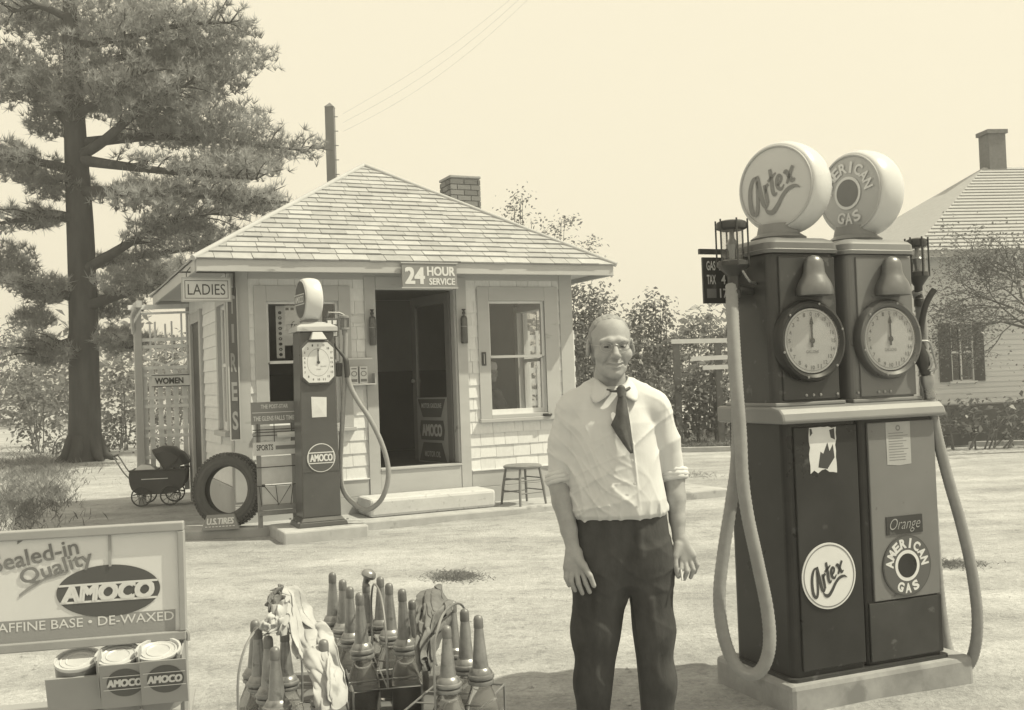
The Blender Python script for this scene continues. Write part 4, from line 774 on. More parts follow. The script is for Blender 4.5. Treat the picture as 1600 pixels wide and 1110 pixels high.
for (q,lb2) in (((192,1055),0),((255,1049),0)):
    P = RI @ at(q[0],q[1],2.425); M = Matrix.Translation(P) @ SM
    pn_ = MB().box(-.052,.052,0,.003,-.085,.028,M=M).build('label_panel', mat('label_enamel',.26,.35,.08,6,spec=.5), R_, bevel=.001); FMx = M @ FACE
    o2 = MB(); disc(o2,.041,.036,.0012,40,M=FMx @ Matrix.Translation((0.004,-.020,0))); o2.build('label_oval', mSIGNDK, pn_); o2 = MB(); o2.box(-.045,.049,-.001,.0005,.0018,.0022,M=FMx @ Matrix.Translation((0,-.002,0))); o2.box(-.045,.049,-.001,.0005,.0018,.0022,M=FMx @ Matrix.Translation((0,-.036,0))); o2.build('label_rule', mSIGNLT, pn_, kind='stuff')
    text('label_lettering','AMOCO',.078,.020,mSIGNLT,pn_,FMx @ Matrix.Translation((.003,-.019,0)),0,.1,extrude=.0022,fat=.07)
Pa = RI @ at(70,1072,2.44); Pb = RI @ at(158,1060,2.44)
sb_ = MB().box(0,(Pb-Pa).x,0,.006,-.09,.0,M=Matrix.Translation((Pa.x,Pa.y,Pb.z)) @ SM).build('shelf_front', mFR, R_, bevel=.001)
Pc = RI @ at(184,1022,2.55); BOX('shelf', mFR, R_, xl, xr+.002, -.07,.07, -.165,-.158, M=Matrix.Translation((0,Pc.y,Pc.z)) @ SM)
for q in ((151,1040),(215,1034),(283,1030)):
    P = RI @ at(q[0],q[1],2.44); MB().box(-.002,.002,0,.05,-.09,.012,M=Matrix.Translation(P) @ SM).build('shelf_divider', mFR, R_)
# ------------------------------------------------------------------ low bench with oil bottles
mGL = bpy.data.materials.new('oily_bottle_glass'); mGL.use_nodes = True; p_ = mGL.node_tree.nodes['Principled BSDF']; p_.inputs['Base Color'].default_value = (.80,.80,.80,1); p_.inputs['Roughness'].default_value = .12; p_.inputs['Transmission Weight'].default_value = .88; p_.inputs['IOR'].default_value = 1.22
n_ = mGL.node_tree.nodes.new('ShaderNodeTexNoise'); n_.inputs['Scale'].default_value = 9; r_ = mGL.node_tree.nodes.new('ShaderNodeMapRange'); r_.inputs['To Min'].default_value = .02; r_.inputs['To Max'].default_value = .16
mGL.node_tree.links.new(n_.outputs[0], r_.inputs['Value']); mGL.node_tree.links.new(r_.outputs[0], p_.inputs['Roughness'])
mTIN = mat('grimy_tin', .27, .34, .35, 14, metal=.5, spots=(22,.60,.16)); mTIN2 = mat('tin_cap', .18,.45,.3,14, metal=.3, spots=(20,.6,.12)); mOIL = mat('old_oil', .15,.2,.35,9)
ZB = .37
BN = empty('low_bench', (at(560,1060,3.6).x, 3.6, 0), rad(3), 'low weathered plank bench carrying the oil bottles', 'bench')
for k in range(6): BOX('plank', mat('bench_wood',.13,.85,.3,8,stretch=(.2,1,1)), BN, -.40,.46,-.56+.19*k,-.375+.19*k,ZB-.03,ZB, bevel=.004)
for x in (-.35,.4):
    for y in (-.5,.5): BOX('leg', mWOOD, BN, x-.03,x+.03,y-.03,y+.03,0,ZB-.031)
B0 = empty('oil_bottle', (0,0,0))
MB().lathe([(0,.0),(.048,.0),(.053,.006),(.055,.03),(.055,.085),(.0535,.105),(.049,.126),(.041,.146),(.0345,.162),(.032,.176),(.031,.19)],24).build('glass_body', mGL, B0)
MB().lathe([(0,.006),(.045,.008),(.050,.03),(.050,.085),(0,.085)],16).build('oil', mOIL, B0)
MB().lathe([(.031,.176),(.040,.178),(.042,.184),(.040,.189),(.036,.191),(.041,.194),(.043,.200),(.041,.205),(.037,.207),(.036,.212),(.030,.222),(.024,.226)],24).build('collar', mTIN, B0)
MB().lathe([(.0255,.224),(.0245,.232),(.0135,.345),(.013,.352)],20).build('spout', mTIN, B0)
MB().lathe([(.0150,.340),(.0155,.343),(.0150,.366),(.012,.374),(.005,.378),(0,.379)],16).build('cap', mTIN2, B0)
spec = [(128,395,3.42),(165,430,3.32),(213,485,3.19),(263,545,3.07),(573,125,4.06),(630,165,3.95),(680,205,3.79),(745,238,3.58),(775,150,4.03),(845,150,3.99),(897,185,3.79),(990,215,3.62),(1028,280,3.86),(1225,425,3.22),(1252,285,3.56),(1330,330,3.40),(1415,365,3.27),(517,505,3.10),(308,455,3.36)]
labs = ['oil bottle standing at the far left of the bench, uncovered spout','oil bottle second from the left end, just behind the far-left pair','oil bottle third from the left end of the bench','oil bottle fourth from the left, lowest and nearest at the left corner',
 'oil bottle at the back left, tallest in view beside the white rag','oil bottle second in the receding left-centre row, behind two others','oil bottle third in the receding left-centre row, just behind the front one','oil bottle at the front centre with wide clear shoulders',
 'oil bottle at the back centre under the bulbous drip cap','oil bottle at the back, right of the bulbous drip cap','oil bottle in the middle row, behind the right-centre front bottle','oil bottle at the right-centre front with broad amber body',
 'oil bottle mostly hidden behind the right-centre front bottle','short oil bottle in front of the dark rag','oil bottle peeping out under the dark rag','oil bottle second from the right end of the bench','oil bottle at the far right end of the bench','oil bottle at the front, partly under the white rag','oil bottle in shade behind the white rag on the left']
TOPS=[]
for i,((bx,by,Yb),lb) in enumerate(zip(spec,labs)):
    px, py = 360+bx/3.636, 860+by/3.636
    o = B0 if i==0 else copy_tree(B0)
    P = at(px,py,Yb); sc_ = (P.z-ZB)/.379 if i!=8 else .98; sc_ = min(max(sc_,.88),1.12)
    o.location = (P.x,P.y,ZB); o.scale = (1,1,sc_); o.rotation_euler = (random.uniform(-.02,.02),random.uniform(-.02,.02),random.uniform(0,6)); tag(o, lb, 'oil bottle', 'oil bottles on the bench'); TOPS.append(Vector((P.x,P.y,ZB+.379*sc_)))
# bulbous drip cap on the back-centre bottle
d_ = MB().lathe([(.012,-.03),(.016,-.01),(.022,.005),(.036,.012),(.040,.022),(.034,.036),(.020,.044),(0,.046)],20).build('drip_cap', mTIN); d_.location = TOPS[8] + Vector((0,0,.012)); d_.rotation_euler = (.1,.45,0); d_.scale = (.75,.75,.85); tag(d_, 'bulbous tin drip cap upside down on a back bottle', 'cap')
# wire carriers
mWIRE = mat('carrier_wire', .30,.4,.2,12,metal=.6)
def carrier(px0, py0, Y0, nx_, ny_, yaw, lab):
    P = at(px0,py0,Y0); c = empty('bottle_carrier', (P.x,P.y,ZB), yaw, lab, 'carrier', 'wire bottle carriers'); w,d = .115*nx_/2,.115*ny_/2
    for z_ in (.006,.115): MB().tube([(-w,-d,z_),(w,-d,z_),(w,d,z_),(-w,d,z_)],.004,6,closed=True).build('hoop', mWIRE, c)
    for x,y in ((-w,-d),(w,-d),(w,d),(-w,d)): MB().tube([(x,y,.004),(x,y,.118)],.004,6).build('upright', mWIRE, c)
    for k in range(1,nx_): MB().tube([(-w+.115*k,-d,.115),(-w+.115*k,d,.115)],.003,5).build('divider', mWIRE, c)
    for k in range(1,ny_): MB().tube([(-w,-d+.115*k,.115),(w,-d+.115*k,.115)],.003,5).build('divider', mWIRE, c)
    MB().tube(catmull([(0,-d,.115),(0,-d*.98,.30),(0,-d*.5,.40),(0,d*.5,.40),(0,d*.98,.30),(0,d,.115)],5),.004,6).build('handle', mWIRE, c)
carrier(594,1062,3.72,2,4,rad(14),'wire bottle carrier around the centre bottles'); carrier(710,1080,3.36,2,3,rad(-16),'wire bottle carrier around the right-hand bottles'); carrier(425,1090,3.22,2,3,rad(-20),'wire bottle carrier around the left-hand bottles')
# rags draped over bottles
def rag(name, rows, mat_, label, seed, fold=.012, nf=4):
    # rows: list of (left point, right point) in world space, top to bottom
    rr = np.random.default_rng(seed); nv_ = 90; L_ = catmull([r[0] for r in rows],16); R2 = catmull([r[1] for r in rows],16); nu = len(L_)
    ph = rr.uniform(0,6,6); vs=[]
    for i in range(nu):
        u_ = i/(nu-1)
        for j in range(nv_):
            v_ = j/(nv_-1); p = L_[i].lerp(R2[i], v_); k = 2*math.pi*v_
            cr_ = lambda q: (1-abs(math.sin(q)))**2
            f = fold*.9*(math.sin(nf*k*.5+ph[0]+1.3*u_+.8*math.sin(5*u_+3*v_))+1.1*cr_(nf*v_*5+4*u_+ph[3]+math.sin(6*u_))+.8*cr_(13*u_-9*v_+ph[4]+math.sin(8*v_)) - .9+.55*math.sin(nf*k*.9+ph[1]-2.5*u_)+.35*math.sin(nf*k*1.7+ph[2]+5*u_)) + .006*math.sin(9*u_*2+3*k+ph[3]) + .0035*math.sin(23*v_+17*u_+ph[4])*math.sin(31*u_-9*v_+ph[0]) + .0025*math.sin(41*v_-13*u_+ph[2])
            g = .010*math.sin(7*u_+ph[4])*math.sin(2*k+ph[5]); bow = -.035*math.sin(math.pi*v_)
            edge = .012*math.sin(11*v_+ph[1])*(u_ if u_>.6 else 0)
            vs.append((p.x+.35*f+g, p.y+bow+f, p.z+.006*math.sin(5*k*u_+ph[2])+edge*2))
    fs_ = [(i*nv_+j,i*nv_+j+1,(i+1)*nv_+j+1,(i+1)*nv_+j) for i in range(nu-1) for j in range(nv_-1)]
    o = MB().add(vs,fs_,True).build(name, mat_, None, sharp=0); so = o.modifiers.new('thick','SOLIDIFY'); so.thickness = .0015
    tag(o, label, 'rag', 'rags on the bottles'); return o
mRAG = mat('rag_cotton', .40,.95,.2,9,.002,90,spots=(9,.60,.27)); mRAGD = mat('greasy_rag', .15,.9,.45,16,.002,90,spots=(10,.58,.07))
A = lambda bx,by,Y: at(360+bx/3.636,860+by/3.636,Y)
rag('cleaning_rag', [(A(290,205,3.35),A(330,190,3.42)),(A(300,260,3.32),A(415,240,3.40)),(A(330,400,3.22),A(470,360,3.36)),(A(350,560,3.15),A(545,420,3.28)),(A(400,650,3.08),A(610,560,3.12)),(A(470,740,3.02),A(640,700,3.06)),(A(500,850,3.0),A(640,840,3.03))], mRAG, 'pale crumpled rag draped over the left-centre bottles', 3)
rag('cleaning_rag', [(A(205,480,3.16),A(215,400,3.2)),(A(235,470,3.16),A(230,350,3.2)),(A(290,450,3.18),A(270,320,3.22)),(A(335,430,3.2),A(330,300,3.24))], mRAG, 'small pale rag bunched over the left bottle tops', 5, .008, 3)
rag('cleaning_rag', [(A(262,230,3.3),A(300,195,3.3)),(A(225,300,3.28),A(270,255,3.26)),(A(260,335,3.25),A(330,290,3.25))], mRAGD, 'dark greasy twist of rag above the pale rag', 8, .008, 2)
rag('cleaning_rag', [(A(1105,215,3.6),A(1190,180,3.62)),(A(1070,260,3.5),A(1250,260,3.55)),(A(1058,330,3.42),A(1275,315,3.48)),(A(1060,420,3.38),A(1240,400,3.42)),(A(1065,520,3.34),A(1180,520,3.36)),(A(1090,640,3.30),A(1165,640,3.32))], mRAGD, 'dark stained rag hanging over the right-hand bottles', 13, .013, 4)
# ------------------------------------------------------------------ vegetation helpers
mPINE = leafmat('pine_needles', .33, .5, 1.3, .6); mLEAF = leafmat('leaves', .16, .45, 2.0, .4); mLEAF2 = leafmat('pale_leaves', .17, .45, 2.0, .45); mGRASS = leafmat('grass_blades', .24, .4, 1.5, .4)
mTWIG = mat('twig', .12, .9, .3, 10)
def np_mesh(name, V, Fc, material, parent=None, kind=None):
    me = bpy.data.meshes.new(name); nv, nf = len(V), len(Fc); k = Fc.shape[1]
    me.vertices.add(nv); me.vertices.foreach_set('co', V.astype(np.float32).ravel()); me.loops.add(nf*k); me.loops.foreach_set('vertex_index', Fc.astype(np.int32).ravel())
    me.polygons.add(nf); me.polygons.foreach_set('loop_start', np.arange(0,nf*k,k,dtype=np.int32)); me.polygons.foreach_set('loop_total', np.full(nf,k,dtype=np.int32)); me.update(calc_edges=True); me.validate()
    me.materials.append(material); o = bpy.data.objects.new(name, me); COL.objects.link(o); o.parent = parent
    if kind: o['kind'] = kind
    return o
def unitv(n, rng): v = rng.normal(size=(n,3)); return v/np.linalg.norm(v,axis=1,keepdims=True)
def leaf_cards(C, size, rng, up=.4, out=None):
    n = len(C); nrm = unitv(n,rng); nrm[:,2] = np.abs(nrm[:,2]) + up
    if out is not None: nrm += out*.6
    nrm /= np.linalg.norm(nrm,axis=1,keepdims=True); a = np.cross(nrm, unitv(n,rng)); a /= np.linalg.norm(a,axis=1,keepdims=True); b = np.cross(nrm,a); s = size*rng.uniform(.6,1.4,(n,1))
    bend = nrm*s*.15
    V = np.stack([C-a*s*.55, C-b*s*.30+bend, C+a*s*.55, C+b*s*.30+bend],1).reshape(-1,3); return V, np.arange(n*4).reshape(n,4)
def ell_points(n, rng, c, r, hollow=.5):
    d = unitv(n,rng); k = (hollow**3 + (1-hollow**3)*rng.random((n,1)))**(1/3); clump = 1 + .22*np.sin(d[:,:1]*7+c[0])*np.sin(d[:,1:2]*6+c[1])*np.sin(d[:,2:]*8)
    return np.array(c) + d*k*clump*np.array(r), d
def px_ell(px, py, rx, ry, Y, depth=.8): c = at(px,py,Y); k = Y/FPX; return ((c.x,c.y,c.z),(rx*k,rx*k*depth,ry*k))
def bush(name, ells, label, cat, material, size, dens, seed, group=None, stems=True, clumps=True):
    rng = np.random.default_rng(seed); c0 = ells[0][0]; base = Vector((c0[0],c0[1],0)); root = empty(name, base, 0, label, cat, group); Vs=[]; Os=[]
    for c,r in ells:
        area = 4*math.pi*(r[0]*r[2]); n = int(area*dens)
        if clumps:      # leaves gathered in sprays leave gaps of sky and light and dark pockets
            m = max(n//14,6); P,d = ell_points(m,rng,c,r,.45); P = np.repeat(P,14,0) + rng.normal(size=(m*14,3))*size*1.5; d = np.repeat(d,14,0)
        else: P,d = ell_points(n,rng,c,r,.3)
        ok = P[:,2] > .02; Vs.append(P[ok]); Os.append(d[ok])
    C = np.concatenate(Vs) - np.array(base); V,Fc = leaf_cards(C,size,rng,.35,np.concatenate(Os)); np_mesh('crown', V, Fc, material, root)
    if stems:
        mb = MB()
        for c,r in ells[:6]:
            c = Vector(c)-base
            for k in range(3):
                e = c + Vector((rng.uniform(-.6,.6)*r[0],rng.uniform(-.6,.6)*r[1],rng.uniform(-.2,.7)*r[2])); s0 = Vector((c.x*.6+rng.uniform(-.15,.15),c.y*.6+rng.uniform(-.15,.15),0)); mid = s0.lerp(e,.5)+Vector((rng.uniform(-.1,.1),rng.uniform(-.1,.1),.1)); mb.tube(catmull([s0,mid,e],4),[.018,.017,.016,.015,.013,.012,.010,.008,.005],6)
        mb.build('trunk', mTWIG, root)
    return root
# ------------------------------------------------------------------ great pine on the left
TB = gnd(132,720); PT = empty('pine_tree', TB, 0, 'huge dark pine with thick bare lower trunk and layered boughs left of the station', 'tree'); rngp = np.random.default_rng(21)
Lt = lambda px,py,dY=0: at(px,py,TB.y+dY) - TB
tp = [Lt(132,722),Lt(133,690),Lt(132,600),Lt(130,480),Lt(125,350),Lt(119,240),Lt(114,130),Lt(110,40),Lt(106,-60)]
trk = MB().tube(catmull(tp,5),list(np.interp(np.linspace(0,8,41),range(9),[.46,.37,.335,.32,.30,.26,.21,.17,.11])),20)
for k in range(7):      # root flare
    a = k*.9+.3; trk.tube([Vector((.27*math.cos(a),.27*math.sin(a),.55)),Vector((.46*math.cos(a),.46*math.sin(a),.12)),Vector((.72*math.cos(a),.72*math.sin(a),-.05))],[.13,.10,.04],8)
trk.build('trunk', mBARK, PT, sharp=0)
limbs = [[(128,425,0),(170,400,-.5),(215,372,-1),(250,350,-1.4),(330,335,-1.6)],[(122,245,0),(160,222,-.4),(210,178,-.8),(250,150,-1),(300,130,-1.1)],[(122,225,0),(190,217,.3),(270,214,.6),(380,225,.8),(480,236,.9)],[(124,250,0),(180,258,-.6),(280,270,-1.1),(400,280,-1.4)],[(126,300,0),(200,300,-1),(300,305,-1.6),(420,318,-1.9)],
 [(118,205,0),(90,170,.4),(70,140,.7),(50,120,1)],[(122,268,0),(80,258,-.6),(40,250,-.9),(-20,240,-1)],[(124,345,0),(80,335,-.5),(45,342,-.9),(-10,350,-1)],[(112,70,0),(180,62,-.4),(280,40,-.6),(360,35,-.8)],[(112,110,0),(190,90,.4),(280,75,.6),(350,70,.8)],[(132,480,0),(190,460,-.6),(250,440,-1),(290,430,-1.2)],[(130,470,0),(80,455,-.4),(40,450,-.8)],[(132,415,.3),(220,400,1.2),(330,385,1.8)],[(118,180,0),(170,150,-1),(230,110,-1.5)],[(132,540,0),(170,530,-.4),(200,545,-.8)],[(132,530,0),(90,540,-.4),(60,555,-.8)],[(110,30,0),(60,10,-.4),(20,20,-.8)]]
tips = []
for lb_ in limbs:
    P = catmull([Lt(*q) for q in lb_],6); n = len(P); r0 = .13 if lb_[0][1] > 200 else .10
    MB().tube(P,[r0*(1-i/(n-1))**.8+.012 for i in range(n)],8).build('limb', mBARK, PT, sharp=0)
    for i in range(n//3,n,1):
        for s_ in (-1,1):
            e = P[i] + Vector((rngp.uniform(.1,.7)*(1 if P[i].x>0 else -1), s_*rngp.uniform(.4,1.3), rngp.uniform(-.12,.30))); tips.append((P[i],e))
tw = MB()
for a,e in tips: tw.tube([a,(a+e)/2+Vector((0,0,.06)),e],[.022,.015,.006],5,caps=False)
tw.build('twigs', mBARK, PT, sharp=0, kind='stuff')
ells = [(260,60,150,32,0),(330,95,110,26,1),(110,60,60,30,.5),(130,135,95,55,0),(80,190,45,30,.6),(285,125,100,42,.4),(210,150,70,40,-1),(330,195,100,36,0),(260,205,80,26,1),(400,240,88,16,.6),(350,262,95,24,-.3),(290,312,135,22,-1.2),(390,318,55,20,-1.6),(230,300,70,14,1),(100,298,60,20,.2),(60,280,45,14,-.6),(60,345,40,14,-.5),(330,375,75,22,1.5),(270,352,60,18,-1.2),(200,410,70,14,.8),(215,440,75,24,-.8),(270,435,45,18,-1),(170,478,60,26,.6),(70,455,42,26,-.4),(50,500,35,18,-.4),(190,535,45,18,-.6),(75,555,40,20,-.6),(20,120,60,50,0),(10,250,50,30,0),(200,20,120,30,.4),(40,20,60,40,.6),(20,420,40,40,0)]
C = []
for (px,py,rx,ry,dY) in ells:
    c,r = px_ell(px,py,rx,ry,TB.y+dY,.75); n = int(60+ rx*ry*.16); P,_ = ell_points(n,rngp,c,r,.15); C.append(P)
for a,e in tips: C.append(np.array([TB + a.lerp(e, rngp.uniform(.45,1.05)) + Vector(tuple(rngp.normal(size=3)*.07)) for _ in range(7)]))
C = np.concatenate(C) - np.array(TB); print('pine tufts', len(C))
NN = 12; n = len(C); cc_ = np.repeat(C,NN,0); d = unitv(n*NN,rngp); axis_ = np.repeat(unitv(n,rngp)*.5+np.array([.1,0,.75]),NN,0); d = d*.85 + axis_; d /= np.linalg.norm(d,axis=1,keepdims=True); ln_ = rngp.uniform(.13,.26,(n*NN,1)); sd = np.cross(d,unitv(n*NN,rngp)); sd /= np.linalg.norm(sd,axis=1,keepdims=True)
V = np.stack([cc_-sd*.011, cc_+sd*.011, cc_+d*ln_],1).reshape(-1,3); np_mesh('crown', V, np.arange(n*NN*3).reshape(-1,3), mPINE, PT)
# ------------------------------------------------------------------ bushes and small trees
def E_(l): return [px_ell(*q) for q in l]
bush('leafy_bush', E_([(60,640,45,55,28),(40,600,40,40,29),(95,690,40,25,27)]), 'bright dappled bush at the far left edge beyond the path', 'bush', mLEAF2, .12, 70, 31, 'bushes behind the pine')
bush('leafy_bush', E_([(185,640,45,60,28),(165,690,30,25,27),(200,580,35,40,30)]), 'sunlit leafy bush just right of the pine trunk', 'bush', mLEAF2, .12, 70, 32, 'bushes behind the pine')
bush('leafy_bush', E_([(260,630,55,70,27),(250,690,45,30,26),(285,560,40,50,29)]), 'leafy bush behind the wooden trellis', 'bush', mLEAF2, .11, 70, 33, 'bushes behind the pine')
bush('leafy_bush', E_([(105,590,40,60,32),(20,560,50,60,33)]), 'darker bush deep behind the pine trunk', 'bush', mLEAF, .14, 50, 34, 'bushes behind the pine')
bush('garden_tree', E_([(905,478,34,36,19.5),(935,500,32,40,20),(905,545,26,50,19.5),(930,580,36,60,20),(915,640,34,46,20),(945,660,34,36,20)]), 'leafy tree rising beside the right corner of the station', 'tree', mLEAF, .09, 230, 35)
bush('tall_shrub', E_([(1020,500,34,30,23),(1010,545,48,45,23),(985,590,40,60,22.5),(1045,570,38,40,23.5),(1030,478,16,14,23),(1000,640,50,45,22.5)]), 'tall shrub with a pointed top behind the man\'s shoulder', 'shrub', mLEAF, .09, 220, 36)
bush('vine_bush', E_([(1085,625,52,52,21.6),(1040,650,40,40,21.4),(1125,610,34,60,21.8),(1010,655,36,32,21.5)]), 'low tangled bush of large leaves under the white rails', 'bush', mLEAF2, .13, 120, 37)
bush('young_tree', E_([(1094,508,30,15,24),(1110,525,36,14,24.2),(1085,530,28,14,24),(1130,545,22,18,24)]), 'small flat-topped tree against the sky left of the twin pump', 'tree', mLEAF, .085, 220, 38)
bush('wispy_tree', E_([(800,335,22,22,31),(832,352,26,22,31),(862,378,32,26,31),(812,312,8,14,31),(880,352,16,12,31),(900,420,60,50,31)]), 'thin wispy tree top showing behind the roof', 'tree', mLEAF, .10, 34, 39)
bush('hedge_bush', E_([(1180,630,70,55,24),(1290,640,80,50,24),(1390,640,60,50,24)]), 'hedge bush half hidden behind the twin pump', 'bush', mLEAF, .11, 60, 40)
bush('foundation_plants', E_([(1490,655,22,16,18.4),(1530,650,25,20,18.4),(1575,652,25,18,18.4),(1620,652,25,18,18.4)]), 'row of spiky garden plants along the foundation of the clapboard house', 'plants', mLEAF2, .12, 40, 41)
# far wood closing the horizon
rng = np.random.default_rng(50); n = 15000; X_ = rng.uniform(-75,75,n); hmax = 3.2+1.6*np.sin(X_*.21)+1.1*np.sin(X_*.53+1)+.7*np.sin(X_*1.3); P = np.stack([X_, rng.uniform(52,64,n), np.abs(rng.random(n))*np.clip(hmax,1.5,9)],1); V,Fc = leaf_cards(P,.55,rng); o = np_mesh('distant_woods',V,Fc,mLEAF,None,'stuff'); tag(o,'distant wood closing the view behind the yard','woods')
# grass, weeds
def blades(name, P, h, w, material, label, cat, seed, lean=.5):
    rng = np.random.default_rng(seed); n = len(P); d = rng.normal(size=(n,3))*lean; d[:,2] = 1; d /= np.linalg.norm(d,axis=1,keepdims=True); s = np.cross(d,unitv(n,rng)); s /= np.linalg.norm(s,axis=1,keepdims=True); hh = h*rng.uniform(.4,1.3,(n,1)); ww = w*rng.uniform(.6,1.4,(n,1))
    tip = P + d*hh; tip[:,:2] += d[:,:2]*hh*.5; mid = P + d*hh*.55
    V = np.stack([P-s*ww,P+s*ww,mid+s*ww*.7,tip,mid-s*ww*.7],1).reshape(-1,3); return tag(np_mesh(name,V,np.arange(n*5).reshape(n,5),material,None,'stuff'),label,cat)
rng = np.random.default_rng(60)
def patch(px,py,rx,ry,n):
    q = rng.normal(size=(n,2))*.5; c = gnd(px,py); ex = gnd(px+rx,py)-c; ey = gnd(px,py-ry)-c; return np.stack([c.x+q[:,0]*ex.x+q[:,1]*ey.x, c.y+q[:,0]*ex.y+q[:,1]*ey.y, np.full(n,-.01)],1)
blades('weeds', np.concatenate([patch(60,735,55,22,2600),patch(80,775,35,14,900),patch(20,790,50,25,1500),patch(30,745,60,40,1800)]), .13,.006, mGRASS, 'rough weeds along the left edge of the yard','weeds',61)
blades('grass_patch', np.concatenate([patch(712,900,45,8,1500),patch(1492,880,50,7,700),patch(940,740,60,5,600),patch(1090,742,40,6,500),patch(250,752,70,8,700),patch(160,725,80,6,900)]), .035,.003, mGRASS,'scattered low tufts of grass in the dirt yard','grass',62,1.2)
# lawn behind the kerb on the right, kerb line
kL, kR = gnd(1030,706), gnd(1640,694)
kd = (kR-kL); 
KB = MB(); nrm_ = Vector((-kd.y,kd.x,0)).normalized()
kL2 = kL - kd*.9; kR2 = kR + kd*.5
lw_ = MB().add([kL2+Vector((0,0,.05)),kR2+Vector((0,0,.05)),kR2+nrm_*14+Vector((0,0,.06)),kL2+nrm_*14+Vector((0,0,.06)),kL2-Vector((0,0,.1)),kR2-Vector((0,0,.1))],[(0,1,2,3),(4,5,1,0)]).build('lawn', mat('lawn_soil',.20,.95,.3,1.5,.01,20)); tag(lw_, kind='structure')
KB.bar(kL2+Vector((0,0,.02))-nrm_*.06,kR2+Vector((0,0,.02))-nrm_*.06,.12,.12); tag(KB.build('kerb', mCONC, None, bevel=.01), kind='structure')
n = 26000; q = rng.random((n,2)); Pn = np.array([list(kL2 + kd*(2.4*a) + nrm_*(.1+ 9*b*b)) for a,b in q]); Pn[:,2] = .05; blades('lawn_grass', Pn, .10,.009, mGRASS,'strip of uncut grass behind the pale kerb','grass',63,.7)
# ------------------------------------------------------------------ loose stones
rng = np.random.default_rng(70); n = 5200; th_ = rng.uniform(-.56,.52,n); rr_ = 3.2+ 16*rng.random(n)**1.3; P = np.stack([rr_*np.sin(th_),rr_*np.cos(th_),np.full(n,-.012)],1); P[:,2] += hsh(P[:,0],P[:,1])*.6; s = (rng.random((n,1))**3*.013+.004)
T8 = np.array([[1,0,0],[-.6,.8,0],[-.5,-.9,0],[.2,.1,.8]]); V = (P[:,None,:] + (T8[None]*s[:,:,None]*rng.uniform(.6,1.4,(n,4,3)))).reshape(-1,3); I4 = np.arange(n)[:,None]*4; Fc = np.concatenate([I4+np.array([[0,1,3]]),I4+np.array([[1,2,3]]),I4+np.array([[2,0,3]])]); tag(np_mesh('loose_stones',V,Fc,mat('yard_stone',.33,.9,.3,30),None,'stuff'),'small loose stones scattered over the yard','stones')
# ------------------------------------------------------------------ utility pole and wires
up = at(529,600,30.0); up.z = 0; t = empty('utility_pole', up, 0, 'tall square-topped utility pole behind the station roof', 'pole'); zt_ = at(529,168,30).z
MB().box(-.13,.13,-.13,.13,0,zt_).build('post', mat('pole_wood',.17,.9,.2,6,stretch=(1,1,.1)), t, bevel=.01); MB().add([(-.14,-.14,zt_),(.14,-.14,zt_),(.14,.14,zt_),(-.14,.14,zt_),(0,0,zt_+.15)],[(0,1,4),(1,2,4),(2,3,4),(3,0,4)]).build('pointed_cap', MATS['pole_wood'], t)
for k in range(5): MB().tube([(.13,-.1,zt_-.3-.42*k),(.24,-.1,zt_-.3-.42*k)],.012,6).build('step_peg', mIRON, t)
for i,(a,b,lb_) in enumerate((((536,178),(724,28),'upper faint wire climbing right from the utility pole'),((536,192),(700,62),'middle faint wire climbing right from the utility pole'),((536,206),(690,85),'lower faint wire climbing right from the utility pole'))):
    A1 = at(*a,30); B1 = at(*b,27); e = A1 + (B1-A1)*2.2; o = MB().tube([A1.lerp(e,k/14)-Vector((0,0,.5*math.sin(math.pi*k/14))) for k in range(15)],.0022,4).build('overhead_wire', mIRON); tag(o,lb_,'wire','overhead wires')
# ------------------------------------------------------------------ clapboard house on the right
HY = rad(7); HC = gnd(1428,696); HZ = lambda y: 1.5+(570-y)/ (FPX/HC.y)
H = empty('clapboard_house', HC, HY, 'pale clapboard house with steep roof and shuttered window at the right edge', 'building'); HI = MW(H).inverted(); Lh = lambda px,py: (lambda d,c: c + d*((0-c.y)/d.y))(HI.to_3x3() @ ray(px,py), HI @ CAM)
mCLAP = mat('house_clapboard', .60,.7,.06,5,rnd=.05); mSHUT = mat('shutter_paint',.07,.5,.15,6)
wl, wr_, wt, wbm = Lh(1484,507).x, Lh(1516,507).x, Lh(1500,507).z, Lh(1500,594).z; top = 3.62
WB = MB(); WB.box(0,wl,.0,.15,.1,top); WB.box(wr_,7,.0,.15,.1,top); WB.box(wl,wr_,.001,.149,.1,wbm); WB.box(wl,wr_,.001,.149,wt,top); WB.box(0,.149,.151,6,.1,top); HW = WB.build('wall', mCLAP, H)
cu = MB().add([(0,-.018,0),(1,-.018,0),(1,0,0),(0,0,0),(0,-.004,1),(1,-.004,1),(1,0,1),(0,0,1)],[(0,3,2,1),(4,5,6,7),(0,1,5,4),(1,2,6,5),(2,3,7,6),(3,0,4,7)]); cme = None; zc = Lh(1500,631).z
while zc < top-.02:
    for a,b in ([(0,wl-.05),(wr_+.05,7)] if (zc+.1>wbm-.03 and zc<wt+.03) else [(0,7)]):
        if cme is None: o = cu.build('clapboard', mCLAP, HW); cme = o.data; o.location=(a,-.001,zc); o.scale=(b-a,1,.108)
        else: piece('clapboard', cme, HW, (a,-.001,zc), (b-a,1,.108))
    zc += .1
hw = empty('window',(0,0,0)); hw.parent = H
c = MB(); c.box(wl-.05,wl,-.03,.06,wbm-.02,wt+.06); c.box(wr_,wr_+.05,-.03,.06,wbm-.02,wt+.06); c.box(wl,wr_,-.03,.06,wt,wt+.06); c.build('frame', mWHITE, hw); BOX('sill', mWHITE, hw, wl-.07,wr_+.07,-.06,.05,wbm-.06,wbm-.021)
